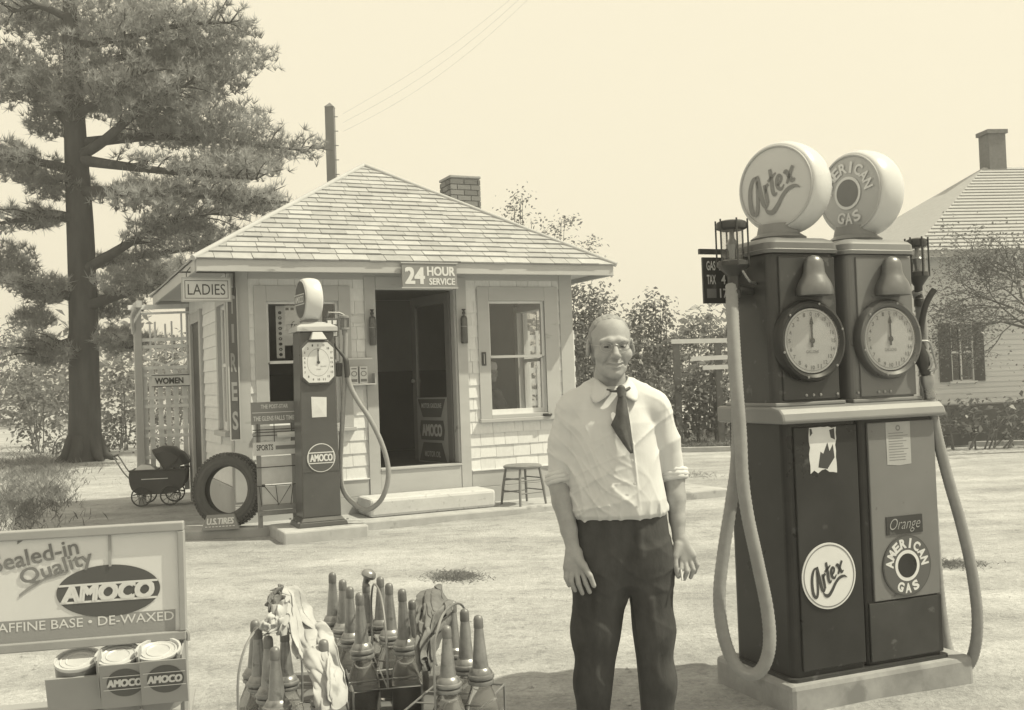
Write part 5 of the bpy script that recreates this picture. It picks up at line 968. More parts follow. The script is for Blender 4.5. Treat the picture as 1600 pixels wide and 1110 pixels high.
c = MB(); c.box(wl,wr_,.02,.05,(wt+wbm)/2-.02,(wt+wbm)/2+.02); c.box((wl+wr_)/2-.012,(wl+wr_)/2+.012,.02,.05,wbm,wt); c.build('sash_bar', mWHITE, hw); BOX('pane', mGLASS, hw, wl,wr_,.055,.06,wbm,wt); BOX('dark_room', mWAIN, hw, wl-.3,wr_+.3,.5,.52,wbm-.3,wt+.3)
for a,b in ((Lh(1464,510).x,Lh(1482.5,510).x),(Lh(1517.5,510).x,Lh(1534,510).x)):
    s_ = empty('shutter',(0,0,0)); s_.parent = H; BOX('frame', mSHUT, s_, a,b,-.045,-.02,wbm-.03,wt+.03); lv = MB(); zz_ = wbm+.02
    while zz_ < wt-.02: lv.box(a+.03,b-.03,-.055,-.0455,zz_,zz_+.025); zz_ += .05
    lv.build('louvres', mSHUT, s_, kind='stuff')
BOX('porch_skirt', mSHUT, H, -.05,7.05,-.04,-.02,.12,Lh(1500,632).z-.01); BOX('foundation', mDARKPAINT, H, -.1,7.1,-.75,-.70,.02,.24); BOX('corner_board', mWHITE, H, -.02,.12,-.03,-.001,.7,top)
e1 = Vector((-.12,-.45,top+.02)); rg1 = Lh(1537,262); RD = 3.2; k_ = at(1537,262,HC.y+RD+.2); rgp = HI @ k_; e2 = Vector((7.6,-.45,top+.02)); rg2 = Vector((7.6,rgp.y,rgp.z)); back = Vector((-.12,rgp.y*2,top+.02)); 
rf = MB().add([e1,e2,rg2,rgp,back,e1-Vector((0,0,.12)),e2-Vector((0,0,.12)),back-Vector((0,0,.12))],[(0,1,2,3),(4,0,3),(5,6,1,0),(5,0,4,7)]); HR = rf.build('roof', mat('house_roof',.36,.9,.12,5,.004,30,stretch=(1,1,6)), H)
cr = MB(); nrow = 26
for k in range(nrow):
    a = e1.lerp(rgp,k/nrow); b = e2.lerp(rg2,k/nrow); cr.bar(a+Vector((.02,0,.012)),b+Vector((0,0,.012)),.03,.015)
cr.build('shingle_courses', MATS['house_roof'], HR, kind='stuff')
cb = HI @ at(1548,262,HC.y+RD+.3); cz = (HI @ at(1548,212,HC.y+RD+.3)).z; c = MB(); c.box(cb.x-.14,cb.x+.26,cb.y-.2,cb.y+.2,cb.z-.6,cz); c.box(cb.x-.18,cb.x+.30,cb.y-.24,cb.y+.24,cz-.001+.002,cz+.09); c.build('chimney', mBRICK, HR)
# bare-branched tree in front of it
rng = np.random.default_rng(81); tb_ = gnd(1650,705); t = empty('bare_tree', tb_, 0, 'half-bare tangled tree leaning in from the right edge before the clapboard house', 'tree'); mb = MB(); lf = []
def grow(p,d,L_,r,depth):
    q = p + d*L_; m_ = p.lerp(q,.5) + Vector(tuple(rng.normal(size=3)*L_*.06)); mb.tube([p,m_,q],[r,r*.85,r*.68],5,caps=False)
    if depth == 0: lf.append(q); return
    for k in range(3 if depth>2 else 3): 
        nd = (d + Vector(tuple(rng.normal(size=3)*.55)) + Vector((-.18,0,-.05))).normalized(); grow(q if k<2 else m_, nd, L_*rng.uniform(.62,.85), r*.62, depth-1)
p0 = Vector((0,0,0)); p1 = at(1640,520,tb_.y)-tb_; mb.tube([p0,p0.lerp(p1,.5),p1],[.12,.10,.09],8)
for q in ((1560,420),(1580,480),(1600,390),(1555,500)): grow(p1,(at(*q,tb_.y+rng.uniform(-.5,.5))-tb_-p1).normalized(),.75,.03,5)
mb.build('trunk', mTWIG, t); P = np.repeat(np.array(lf),5,0)+rng.normal(size=(len(lf)*5,3))*.13; V,Fc = leaf_cards(P,.05,rng); np_mesh('crown',V,Fc,mLEAF,t)
# rails in front of the shrubs
t = empty('garden_rails', gnd(1090,690,.05), 0, 'white horizontal garden rails on dark posts among the bushes', 'fence'); Lg = lambda px,py,d=0: at(px,py,21.2+d)-t.location
for a in (1057,1122,1180): b0 = Lg(a,600); b1 = Lg(a-1,533); MB().bar(Vector((b1.x,b1.y,0)),b1,.13,.10).build('post', mTWIG, t)
for (x0,y0,x1,y1) in ((1049,534,1190,531),(1080,561,1190,556),(1098,575,1190,571)): MB().bar(Lg(x0,y0,-.12),Lg(x1,y1,-.12),.05,.09).build('rail', mWHITE, t)
# ------------------------------------------------------------------ trellis with WOMEN sign, white lattice behind the station
mLATH = mat('lath_paint', .70,.75,.15,8,stretch=(1,1,.2))
t = empty('trellis_screen', stw(-2.32,3.55,0), YAW, 'tall wooden trellis screen with slats and a diamond at the rear left of the station', 'trellis'); TI2 = MW(t).inverted(); Tr = lambda px,py: (lambda d,c: c + d*((0-c.y)/d.y))(TI2.to_3x3() @ ray(px,py), TI2 @ CAM)
def tbar(name, a, b, w, h, o=0, m=None): A1=Tr(*a); B1=Tr(*b); A1.y=o; B1.y=o; return MB().bar(A1,B1,w,h,up=(0,1,0)).build(name, m or mLATH, t)
pbL = Tr(219,772); ptL = Tr(209,482); MB().box(-.05,.05,-.05,.05,0,ptL.z,M=Matrix.Translation((ptL.x+.04,0,0))).build('post', mTRIM, t, bevel=.005); MB().box(-.04,.04,-.04,.04,0,Tr(296,480).z,M=Matrix.Translation((Tr(298,600).x,0,0))).build('post', mTRIM, t, bevel=.005)
tbar('top_beam',(200,481),(318,478),.06,.08,0); tbar('rail',(216,491),(300,488),.03,.03,-.03); MB().bar(Vector((ptL.x+.04,.5,ptL.z+.03)),Vector((ptL.x+.04,-.35,ptL.z+.03)),.07,.09).build('cross_beam', mTRIM, t)
br = catmull([Vector((ptL.x-.01,-.02,ptL.z-.35)),Vector((ptL.x-.03,-.12,ptL.z-.12)),Vector((ptL.x+.0,-.26,ptL.z-.02))],4); MB().tube(br,.03,6).build('brace', mTRIM, t)
for x,y0 in ((234,507),(242,503),(258,506),(268,502),(283,487)): tbar('slat',(x,y0),(x+2,560),.024,.014,.016)
for x in (226,236,250,262,274,288): tbar('slat',(x,577),(x+5,765),.065,.014,.016)
for y,x1 in ((530,299),(541,299),(574,299),(586,300),(621,301),(634,301),(668,302),(680,303),(714,303)): tbar('rail',(217,y+2),(x1,y-1),.045,.02,-.012)
for a,b in (((222,559),(258,544)),((258,544),(294,557)),((222,559),(258,571)),((258,571),(294,557))): tbar('diamond_lath',a,b,.028,.012,-.03)
A1=Tr(237,588); B1=Tr(299,602); s_ = empty('women_sign', MW(t) @ Vector(((A1.x+B1.x)/2,-.06,B1.z)), YAW, 'small white WOMEN sign fixed across the trellis', 'sign'); hw_ = (B1.x-A1.x)/2; hh_ = A1.z-B1.z
BOX('board', mSIGNLT, s_, -hw_,hw_,-.008,.008,0,hh_, bevel=.002); text('lettering','WOMEN',hw_*1.45,hh_*.62,mINK,s_,Matrix.Translation((-.04,-.0085,hh_/2)) @ FACE,.04)
fr = MB(); fr.box(-hw_-.008,hw_+.008,-.01,.01,hh_+.0005,hh_+.01); fr.box(-hw_-.008,hw_+.008,-.01,.01,-.01,-.0005); fr.build('border', mINK, s_)
t = empty('white_lattice', stw(3.25,2.75,0), YAW, 'white slatted lattice seen through the right window', 'lattice')
for k in range(9): BOX('cross_slat', mWHITE, t, -.55,.75,-.012,.012,.78+.165*k,.86+.165*k)
for k in range(9): BOX('upright', mWHITE, t, -.52+.15*k,-.47+.15*k,-.03,-.0125,.1,2.24)
# ------------------------------------------------------------------ baby carriage
CP = gnd(250,788); t = empty('baby_carriage', CP, rad(10), 'old dark baby carriage with folding hood and spoked wheels beside the trellis', 'baby carriage'); mCARR = mat('carriage_leather',.055,.45,.2,8,spec=.45)
prof = [(-.34,.47),(-.33,.30),(-.26,.20),(.0,.17),(.22,.19),(.32,.28),(.36,.47)]; prof = [(p.x,p.y) for p in catmull([(x,z,0) for x,z in prof],4)]
vs=[]; fs=[]; n=len(prof)
for y,k in ((-.19,1),(.19,1)): vs += [(x,y,z) for x,z in prof]
fs=[(i,i+1,n+i+1,n+i) for i in range(n-1)]+[tuple(range(n)),tuple(range(2*n-1,n-1,-1))]; MB().add(vs,fs).build('body', mCARR, t, bevel=.02); MB().tube([(-.35,-.195,.475),(.37,-.195,.475),(.37,.195,.475),(-.35,.195,.475)],.014,6,closed=True).build('rim', mCARR, t); MB().tube([(-.20,-.196,.36),(.14,-.196,.36)],.006,5).build('side_moulding', mLATH, t)
hd=MB(); vs=[]; nn_=15; mm=10
for i in range(nn_):
    a = rad(14 + 108*i/(nn_-1)); rr2 = .325*(1-.035*abs(math.sin(i*math.pi/3.5)))
    for j in range(mm+1):
        v_ = j/mm*2-1; w_ = (1-abs(v_)**4*.22); vs.append((.10+rr2*math.cos(a)*w_, v_*.205, .47+rr2*math.sin(a)*w_))
hd.add(vs,[(i*(mm+1)+j,i*(mm+1)+j+1,(i+1)*(mm+1)+j+1,(i+1)*(mm+1)+j) for i in range(nn_-1) for j in range(mm)],True)
for j in (0,mm): hd.add([vs[i*(mm+1)+j] for i in range(nn_)]+[(.10,vs[j][1],.47)],[tuple(range(nn_+1))])
ho_ = hd.build('hood', mCARR, t, sharp=50); MB().tube([(.10,-.21,.47),(.04,-.215,.60),(-.02,-.21,.72)],.006,5).build('hood_stay', mIRON, t); MB().tube([(.10,-.21,.47),(.25,-.215,.58),(.30,-.21,.66)],.006,5).build('hood_stay', mIRON, t)
MB().add([(-.30,-.15,.48),(-.02,-.15,.48),(-.02,.15,.48),(-.30,.15,.48),(-.22,-.1,.55),(-.1,-.1,.54),(-.1,.1,.54),(-.22,.1,.55)],[(0,1,5,4),(1,2,6,5),(2,3,7,6),(3,0,4,7),(4,5,6,7)],True).build('coverlet', mPAPER, t)
W0=None
for x in (-.20,.17):
    for y in (-.22,.22):
        M = Matrix.Translation((x,y,.135)) @ Matrix.Rotation(math.pi/2,4,'X'); 
        w_ = MB().tube([(.125*math.cos(k*math.pi/16),.125*math.sin(k*math.pi/16),0) for k in range(32)],.010,6,closed=True,M=M).build('wheel', mRUB, t)
        for k in range(10): MB().tube([(0,0,.01),(.12*math.cos(k*.628),.12*math.sin(k*.628),0)],.003,4,M=M).build('spoke', mIRON, w_)
        MB().lathe([(0,-.025),(.022,-.02),(.022,.02),(.012,.03),(0,.032)],12,M).build('hub', mSTEEL, w_)
    MB().tube([(x,-.22,.135),(x,.22,.135)],.009,6).build('axle', mIRON, t)
for y in (-.16,.16): MB().tube(catmull([(-.32,y,.15),(-.2,y,.17),(0,y,.165),(.17,y,.17),(.30,y,.15)],4),.010,6).build('spring', mIRON, t); MB().tube(catmull([(-.28,y,.30),(-.42,y,.45),(-.52,y,.62),(-.56,y,.68)],4),.010,6).build('handle_arm', mSTEEL, t)
MB().tube([(-.56,-.17,.68),(-.56,.17,.68)],.014,8).build('handle_grip', mTWIG, t)
# basket and low step behind the carriage
# ------------------------------------------------------------------ people: signed-distance sculpting turned into one continuous mesh
class Sculpt:
    def __init__(s, lo, hi, h):
        s.lo = np.array(lo,float); s.h = h; s.n = np.ceil((np.array(hi)-s.lo)/h).astype(int)+1; s.D = np.full(tuple(s.n), .25, np.float32)
    def reg(s, lo, hi):
        a = np.maximum(np.floor((np.array(lo)-s.lo)/s.h).astype(int),0); b = np.minimum(np.ceil((np.array(hi)-s.lo)/s.h).astype(int)+1, s.n)
        if np.any(b <= a): return None
        ax = [ (s.lo[i] + s.h*np.arange(a[i],b[i])).astype(np.float32) for i in range(3)]
        return tuple(slice(a[i],b[i]) for i in range(3)), ax[0][:,None,None], ax[1][None,:,None], ax[2][None,None,:]
    def op(s, f, lo, hi, k, sub=False):
        r = s.reg(np.array(lo)-k-.02, np.array(hi)+k+.02)
        if r is None: return
        sl, X, Y, Z_ = r; d = f(X,Y,Z_).astype(np.float32); A = s.D[sl]
        if sub: d = -d; hh = np.clip(.5-.5*(d-A)/k*-1,0,1) if False else np.maximum(k-np.abs(A-d),0)/k; s.D[sl] = np.maximum(A,d)+hh*hh*k*.25
        else: hh = np.maximum(k-np.abs(A-d),0)/k; s.D[sl] = np.minimum(A,d)-hh*hh*k*.25
    def cone(s, a, b, ra, rb, k=.02, sub=False, M=None, sq=(1,1,1)):
        a = np.array(a,float); b = np.array(b,float); q = np.array(sq,float)
        if M is not None: a = np.array(M @ Vector(a)); b = np.array(M @ Vector(b))
        r = max(ra,rb)/min(sq); lo = np.minimum(a,b)-r; hi = np.maximum(a,b)+r; ab = (b-a)*q; L2 = max(float(ab@ab),1e-9)
        def f(X,Y,Z_):
            px,py,pz = (X-a[0])*q[0],(Y-a[1])*q[1],(Z_-a[2])*q[2]; t = np.clip((px*ab[0]+py*ab[1]+pz*ab[2])/L2,0,1)
            return np.sqrt((px-t*ab[0])**2+(py-t*ab[1])**2+(pz-t*ab[2])**2) - (ra+(rb-ra)*t)
        s.op(f,lo,hi,k,sub); return s
    def chain(s, pts, rs, k=.015, sub=False, **kw):
        for i in range(len(pts)-1): s.cone(pts[i],pts[i+1],rs[i],rs[i+1],k,sub,**kw)
        return s
    def ell(s, c, r, k=.02, sub=False, M=None, rot=None):
        c = np.array(c,float); R = np.eye(3)
        if M is not None: c = np.array(M @ Vector(c)); R = np.array(M.to_3x3())
        if rot is not None: R = R @ np.array(rot)
        r = np.array(r,float); m = r.max()
        def f(X,Y,Z_):
            x,y,z = X-c[0],Y-c[1],Z_-c[2]; u,v,w = (x*R[0,i]+y*R[1,i]+z*R[2,i] for i in range(3))
            k0 = np.sqrt((u/r[0])**2+(v/r[1])**2+(w/r[2])**2); k1 = np.sqrt((u/r[0]**2)**2+(v/r[1]**2)**2+(w/r[2]**2)**2)+1e-6; return k0*(k0-1)/k1
        s.op(f,c-m,c+m,k,sub); return s
    def stack(s, rows, k=.03):      # rows: z, cx, cy, half width, half depth; rounded-rectangle-ish section
        A = np.array(rows,float); lo = [A[:,1].min()-A[:,3].max(),A[:,2].min()-A[:,4].max(),A[0,0]]; hi = [A[:,1].max()+A[:,3].max(),A[:,2].max()+A[:,4].max(),A[-1,0]]
        def f(X,Y,Z_):
            z = np.clip(Z_,A[0,0],A[-1,0]); cx,cy,a,b = (np.interp(z,A[:,0],A[:,j]) for j in (1,2,3,4)); q = (np.abs((X-cx)/a)**2.3+np.abs((Y-cy)/b)**2.3)**(1/2.3); d = (q-1)*np.minimum(a,b); return np.maximum(d, np.abs(Z_-z)-.0 + np.where(np.abs(Z_-z)>0,0,-1))
        s.op(f,lo,hi,k); return s
    def displace(s, f, lo=None, hi=None):
        r = s.reg(s.lo if lo is None else lo, s.lo+s.h*(s.n-1) if hi is None else hi); sl,X,Y,Z_ = r; s.D[sl] += f(X,Y,Z_).astype(np.float32); return s
    def cut(s, f): r = s.reg(s.lo, s.lo+s.h*(s.n-1)); sl,X,Y,Z_ = r; s.D[sl] = np.maximum(s.D[sl], f(X,Y,Z_).astype(np.float32)); return s
    def mesh(s):
        D = s.D; S_ = D < 0; n = np.array(D.shape); c = np.zeros(tuple(n-1), np.uint8)
        for i in (0,1):
            for j in (0,1):
                for k in (0,1): c += S_[i:n[0]-1+i, j:n[1]-1+j, k:n[2]-1+k]
        act = (c>0)&(c<8); idx = np.argwhere(act); N = len(idx); imap = np.full(act.shape,-1,np.int32); imap[act] = np.arange(N)
        cor = [(i,j,k) for i in (0,1) for j in (0,1) for k in (0,1)]; val = {q: D[idx[:,0]+q[0],idx[:,1]+q[1],idx[:,2]+q[2]] for q in cor}; acc = np.zeros((N,3)); cnt = np.zeros(N)
        for p in cor:
            for ax in range(3):
                if p[ax]: continue
                q = list(p); q[ax] = 1; q = tuple(q); a,b = val[p],val[q]; m = (a<0)!=(b<0); t = np.where(m, a/np.where(m,a-b,1), 0); pos = np.tile(np.array(p,float),(N,1)); pos[:,ax] = t; acc += pos*m[:,None]; cnt += m
        V = s.lo + s.h*(idx + acc/cnt[:,None]); F_ = []
        for ax in range(3):
            a = [slice(None)]*3; b = [slice(None)]*3; a[ax] = slice(0,-1); b[ax] = slice(1,None); ch = S_[tuple(a)] != S_[tuple(b)]; e = np.argwhere(ch); o1,o2 = [i for i in range(3) if i != ax]
            e = e[(e[:,o1]>0)&(e[:,o2]>0)&(e[:,o1]<n[o1]-1)&(e[:,o2]<n[o2]-1)]
            def g(d1,d2): t = e.copy(); t[:,o1] -= d1; t[:,o2] -= d2; return imap[t[:,0],t[:,1],t[:,2]]
            Q = np.stack([g(1,1),g(0,1),g(0,0),g(1,0)],1); ins = S_[e[:,0],e[:,1],e[:,2]]; flip = ins if ax != 1 else ~ins; Q[~flip] = Q[~flip][:,::-1]; F_.append(Q)
        return V, np.concatenate(F_)
    def build(s, name, material, parent=None, smooth=2):
        V,F_ = s.mesh(); o = np_mesh(name, V, F_, material, parent); o.data.polygons.foreach_set('use_smooth', [True]*len(o.data.polygons))
        if smooth: m = o.modifiers.new('smooth','SMOOTH'); m.factor = .5; m.iterations = smooth
        return o
mSKIN = mat('skin', .32,.62,.14,22,.0012,70,spec=.28); mSHIRT = mat('shirt_cotton', .56,.9,.05,10,.006,26,spec=.08,stretch=(1.6,1,.55)); mTROU = mat('dark_trousers', .060,.85,.32,9,.012,20,spec=.15,stretch=(1.5,1,.7),spots=(7,.62,.05)); mTIE = mat('tie_silk', .085,.6,.3,30,.006,40,spec=.2); mHAIR = mat('grey_hair', .25,.8,.3,60,.002,160,stretch=(1,1,.3)); mEYE = mat('eye', .05,.3,.1,20); mLEATHER = mat('shoe_leather', .04,.4,.2,8)
MY = 3.86; MO = Vector((at(960,800,MY).x, MY, 0))
K = lambda px,py,y=0.0: tuple(Vector((at(px,py,MY).x-MO.x, y, at(px,py,MY).z)))
def head(S_, M, detail=True):
    S_.ell((0,.020,.036),(.076,.097,.082),.01,M=M); S_.ell((0,-.022,-.034),(.060,.074,.082),.03,M=M); S_.ell((0,-.044,-.080),(.043,.043,.036),.028,M=M)
    S_.cone((0,.025,-.06),(0,.04,-.19),.050,.054,.02,M=M)
    for s in (-1,1):
        S_.ell((s*.044,-.058,-.030),(.026,.026,.024),.02,M=M)
    if not detail: return
    S_.chain([(-.046,-.074,.017),(-.018,-.089,.019),(.018,-.089,.019),(.046,-.074,.017)],[.010,.012,.012,.010],.012,M=M)
    for s in (-1,1):
        S_.ell((s*.031,-.098,-.001),(.019,.016,.0125),.010,True,M=M); S_.ell((s*.031,-.076,-.001),(.0145,.013,.0125),.004,M=M)
        S_.cone((s*.018,-.089,-.013),(s*.043,-.080,-.012),.0045,.004,.006,M=M)     # lower lid fold
    S_.cone((0,-.086,.010),(0,-.114,-.032),.0075,.0125,.010,M=M); S_.ell((0,-.116,-.033),(.012,.011,.010),.006,M=M)
    for s in (-1,1):
        S_.ell((s*.013,-.101,-.036),(.0085,.011,.0085),.006,M=M)
        S_.cone((s*.020,-.095,-.034),(s*.039,-.071,-.068),.0042,.0036,.008,True,M=M)
    S_.chain([(-.028,-.082,-.060),(-.009,-.096,-.062),(.009,-.096,-.062),(.028,-.082,-.060)],[.0045,.0062,.0062,.0045],.007,M=M)
    S_.chain([(-.022,-.083,-.071),(0,-.094,-.0745),(.022,-.083,-.071)],[.005,.0075,.005],.008,M=M)
    S_.chain([(-.033,-.0775,-.0595),(-.018,-.094,-.0668),(0,-.103,-.0685),(.018,-.094,-.0668),(.033,-.0775,-.0595)],[.0036,.0040,.0042,.0040,.0036],.003,True,M=M)
    S_.ell((0,-.074,-.101),(.024,.020,.018),.018,M=M); S_.cone((-.012,-.096,-.086),(.012,-.096,-.086),.004,.004,.008,True,M=M)
    for z_ in (.046,.058,.070): S_.cone((-.035,-.082+.35*(z_-.046),z_),(.035,-.082+.35*(z_-.046),z_),.0015,.0015,.004,True,M=M)
    for s in (-1,1):
        R_ = np.array(Matrix.Rotation(s*.35,3,'Z') @ Matrix.Rotation(-.15,3,'X')); S_.ell((s*.082,.010,-.006),(.010,.020,.034),.008,M=M,rot=R_); S_.ell((s*.091,.003,.002),(.007,.012,.018),.005,True,M=M,rot=R_)
def rotM(c, yaw, tilt, pitch=0): return Matrix.Translation(c) @ Matrix.Rotation(tilt,4,'Y') @ Matrix.Rotation(yaw,4,'Z') @ Matrix.Rotation(pitch,4,'X')
HM = rotM(Vector(K(953,541,-.02)), rad(5), rad(.5), rad(3))
B = Sculpt((-.34,-.24,0),(.36,.20,1.76),.0031)
head(B, HM)
B.stack([(.86,.02,0,.13,.08),(1.0,.01,0,.13,.085),(1.2,0,0,.14,.09),(1.34,0,.01,.13,.08),(1.42,0,.015,.08,.06)],.04)
nb = K(957,625,.01); B.cone(tuple(HM @ Vector((0,.03,-.12))),nb,.051,.062,.03)
# arms and hands
def fing(pts, r0, r1): n = len(pts); r0 *= .92; r1 *= .90; B.chain(pts,[r0+(r1-r0)*i/(n-1) for i in range(n)],.003)
sL,eL,wL = K(892,640,.0),K(873,752,.0),K(894,856,-.085); sR,eR,wR = K(1026,640,.0),K(1055,752,.03),K(1060,838,-.01)
B.chain([sL,eL],[.040,.036],.01); B.chain([eL,tuple(Vector(eL).lerp(Vector(wL),.3)),tuple(Vector(eL).lerp(Vector(wL),.7)),wL],[.041,.040,.030,.024],.012)
B.chain([sR,eR],[.040,.036],.01); B.chain([eR,tuple(Vector(eR).lerp(Vector(wR),.3)),tuple(Vector(eR).lerp(Vector(wR),.7)),wR],[.040,.038,.029,.024],.012)
for kx,ky in ((883,880),(890,884),(898,886),(907,885)): B.cone(K(894 + (kx-894)*.5,858,-.087),K(kx,ky,-.100),.0180,.0135,.012)
fing([K(883,880,-.10),K(882,894,-.108),K(887,907,-.098)],.0108,.0085); fing([K(890,884,-.102),K(890,900,-.114),K(896,914,-.103)],.0115,.0088); fing([K(898,886,-.104),K(901,903,-.117),K(907,918,-.107)],.0118,.0090); fing([K(907,885,-.104),K(912,902,-.116),K(918,916,-.110)],.0115,.0088)
B.cone(K(899,864,-.10),K(909,876,-.115),.0170,.0145,.010); fing([K(909,876,-.115),K(918,890,-.126),K(924,905,-.124)],.0132,.0098)
for kx,ky in ((1062,872),(1068,874),(1075,871),(1081,866)): B.cone(K(1060+(kx-1066)*.4,842,-.012),K(kx,ky,-.03),.0170,.0130,.012)
fing([K(1062,872,-.03),K(1061,886,-.045),K(1058,899,-.032)],.0112,.0088); fing([K(1068,874,-.032),K(1070,889,-.050),K(1067,902,-.034)],.0115,.0088); fing([K(1075,871,-.030),K(1080,887,-.045),K(1077,900,-.030)],.0112,.0085); fing([K(1081,866,-.026),K(1087,880,-.036),K(1084,893,-.022)],.0102,.0080)
B.cone(K(1057,850,-.03),K(1052,866,-.045),.0160,.0135,.010); fing([K(1052,866,-.045),K(1052,881,-.055),K(1055,895,-.052)],.0125,.0092)
# legs inside the trousers
for a,b,c in ((K(940,900),K(930,1040),K(927,1190)),(K(1010,900),K(1022,1040),K(1030,1190))): B.chain([a,b,c],[.06,.045,.035],.03); B.cone(c,(c[0],-.06,.05),.035,.03,.02)
MAN = B.build('person', mSKIN, None, 2); MAN.location = MO
tag(MAN, 'smiling balding man in rolled-sleeve white shirt, dark tie and dark trousers', 'person')
# hair, brows, eyes, spectacles
Hh = Sculpt(tuple(np.array(HM.translation)-np.array((.11,.13,.12))),tuple(np.array(HM.translation)+np.array((.11,.14,.14))),.0028)
Hh.ell((0,.021,.036),(.0772,.0985,.0830),.005,M=HM); Hh.ell((0,.035,-.01),(.077,.087,.08),.02,M=HM); HMi = HM.inverted()
def hair_cut(X,Y,Z_):
    u = HMi[0][0]*X+HMi[0][1]*Y+HMi[0][2]*Z_+HMi[0][3]; v = HMi[1][0]*X+HMi[1][1]*Y+HMi[1][2]*Z_+HMi[1][3]; w = HMi[2][0]*X+HMi[2][1]*Y+HMi[2][2]*Z_+HMi[2][3]
    front = (-.008 - .55*(w-.04)*(w>.04) - .25*np.abs(u)*0 + .004*np.sin(w*160)) - v      # keep behind a receding hairline
    top = -.01 - (v + .02) * .0; crown = np.where((w>.085)&(np.abs(u)<.05), .0012, 0)
    return np.maximum(np.maximum(front*.8, (-.045 - .5*(v-.02)*(v>.02)) - w), np.where(np.abs(u)>.068, np.maximum(-.02-w,-1), -1)) + crown
Hh.cut(hair_cut); Hh.displace(lambda X,Y,Z_: .0006*np.sin(170*X+90*Y+6*np.sin(60*Z_)) + .0005*np.sin(330*X+50*Z_)); HA = Hh.build('hair', mHAIR, MAN, 1)
bw = MB()
for s in (-1,1):
    bw.tube([HM @ Vector(q) for q in ((s*.014,-.098,.016),(s*.030,-.094,.0215),(s*.047,-.080,.016))],[.003,.0036,.002],6)
    ey = MB().lathe([(0,-.0045),(.004,-.004),(.0058,0),(.004,.004),(0,.0045)],12,HM @ Matrix.Translation((s*.031,-.0865,-.002)) @ Matrix.Diagonal((1.7,1,.75,1)) @ Matrix.Rotation(0,4,'X')).build('eye', mEYE, MAN)
bw.build('eyebrows', mHAIR, MAN, kind='stuff')
gs = MB()
for s in (-1,1): gs.tube([HM @ Vector((s*.033+.0205*math.cos(k*math.pi/14),-.1005-.0*k+.010*abs(math.cos(k*math.pi/14))*(s*math.cos(k*math.pi/14)>0),-.004+.0165*math.sin(k*math.pi/14))) for k in range(28)],.00095,5,closed=True)
gs.tube([HM @ Vector(q) for q in ((-.012,-.101,.003),(0,-.104,.008),(.012,-.101,.003))],.0012,5)
for s in (-1,1): gs.tube([HM @ Vector(q) for q in ((s*.053,-.092,.002),(s*.076,-.05,.006),(s*.080,.006,.006))],.0010,5)
gs.build('spectacles', mSTEEL, MAN)
# shirt
def rdg(a): return 1-np.abs(np.sin(a))
def folds(p, amp):
    X,Y,Z_ = p; wx = .8*np.sin(11*Z_+5*X)+.5*np.sin(23*X-9*Z_); wz = .7*np.sin(13*X+4*Z_)+.4*np.sin(27*Z_)
    m1 = .5+.5*np.sin(9*X+7*Z_+1.1); m2 = .5+.5*np.sin(-12*X+10*Z_+2.6); m3 = .5+.5*np.sin(14*X+3)
    return -amp*(rdg(21*X+9*Z_+wx)**3*m1 + rdg(15*X-24*Z_+wz+.7)**3*m2*.8 + rdg(33*X+31*Z_+1.4*wx+2)**4*m1*m2*.8 + rdg(52*Z_-18*X+1.6*wz+.4)**4*m3*m2*.55 + rdg(61*X+22*Z_+2*wx+1.7)**5*m1*m3*.5 + .12*np.sin(70*Z_+30*X+3*wx)*m3)
H_ = Sculpt((-.34,-.24,.92),(.36,.22,1.54),.0036)
H_.stack([(.985,.018,-.004,.168,.118),(1.0,.016,-.006,.178,.130),(1.05,.013,-.006,.182,.137),(1.13,.006,-.004,.176,.132),(1.23,.0,.0,.172,.126),(1.33,-.002,.006,.166,.118),(1.385,-.002,.012,.150,.104),(1.43,-.002,.018,.118,.086),(1.465,-.004,.022,.072,.076)],.03)
H_.chain([K(897,644,.012),K(881,690,.01),K(876,744,.002)],[.065,.057,.049],.016); H_.chain([K(1022,644,.012),K(1040,690,.02),K(1052,740,.03)],[.065,.057,.049],.016)
H_.chain([K(902,634,.012),K(936,610,.02)],[.058,.052],.04); H_.chain([K(1017,634,.012),K(982,610,.02)],[.058,.052],.04)
H_.displace(lambda X,Y,Z_: folds((X,Y,Z_),.0078)+.002)
H_.displace(lambda X,Y,Z_: -.007*rdg(X*44+2.5*np.sin(14*Z_)+1.3*np.sin(40*X))**2*np.exp(-((Z_-1.01)/.05)**2) )          # gathers above the waistband
for a,b,rr2 in ((K(894,668,-.12),K(894,795,-.12),.014),(K(1033,668,-.12),K(1040,785,-.11),.014),(K(925,700,-.145),K(950,770,-.148),.006),(K(905,735,-.14),K(960,792,-.145),.006),(K(1000,735,-.145),K(985,790,-.148),.006),(K(1020,700,-.13),K(1000,760,-.145),.006)): H_.cone(a,b,rr2,rr2*.4,.016,True)
H_.chain([K(974,622,-.094),K(983,690,-.122),K(993,790,-.134)],[.0035,.0035,.0035],.004)                       # buttoned front edge
H_.cone(K(957,560,.02),K(957,604,.018),.056,.058,.004,True)                                                   # neck opening
ax_ = (Vector(K(876,752,.03))-Vector(K(880,690,.02))).normalized()
SH = H_.build('shirt', mSHIRT, MAN, 2)
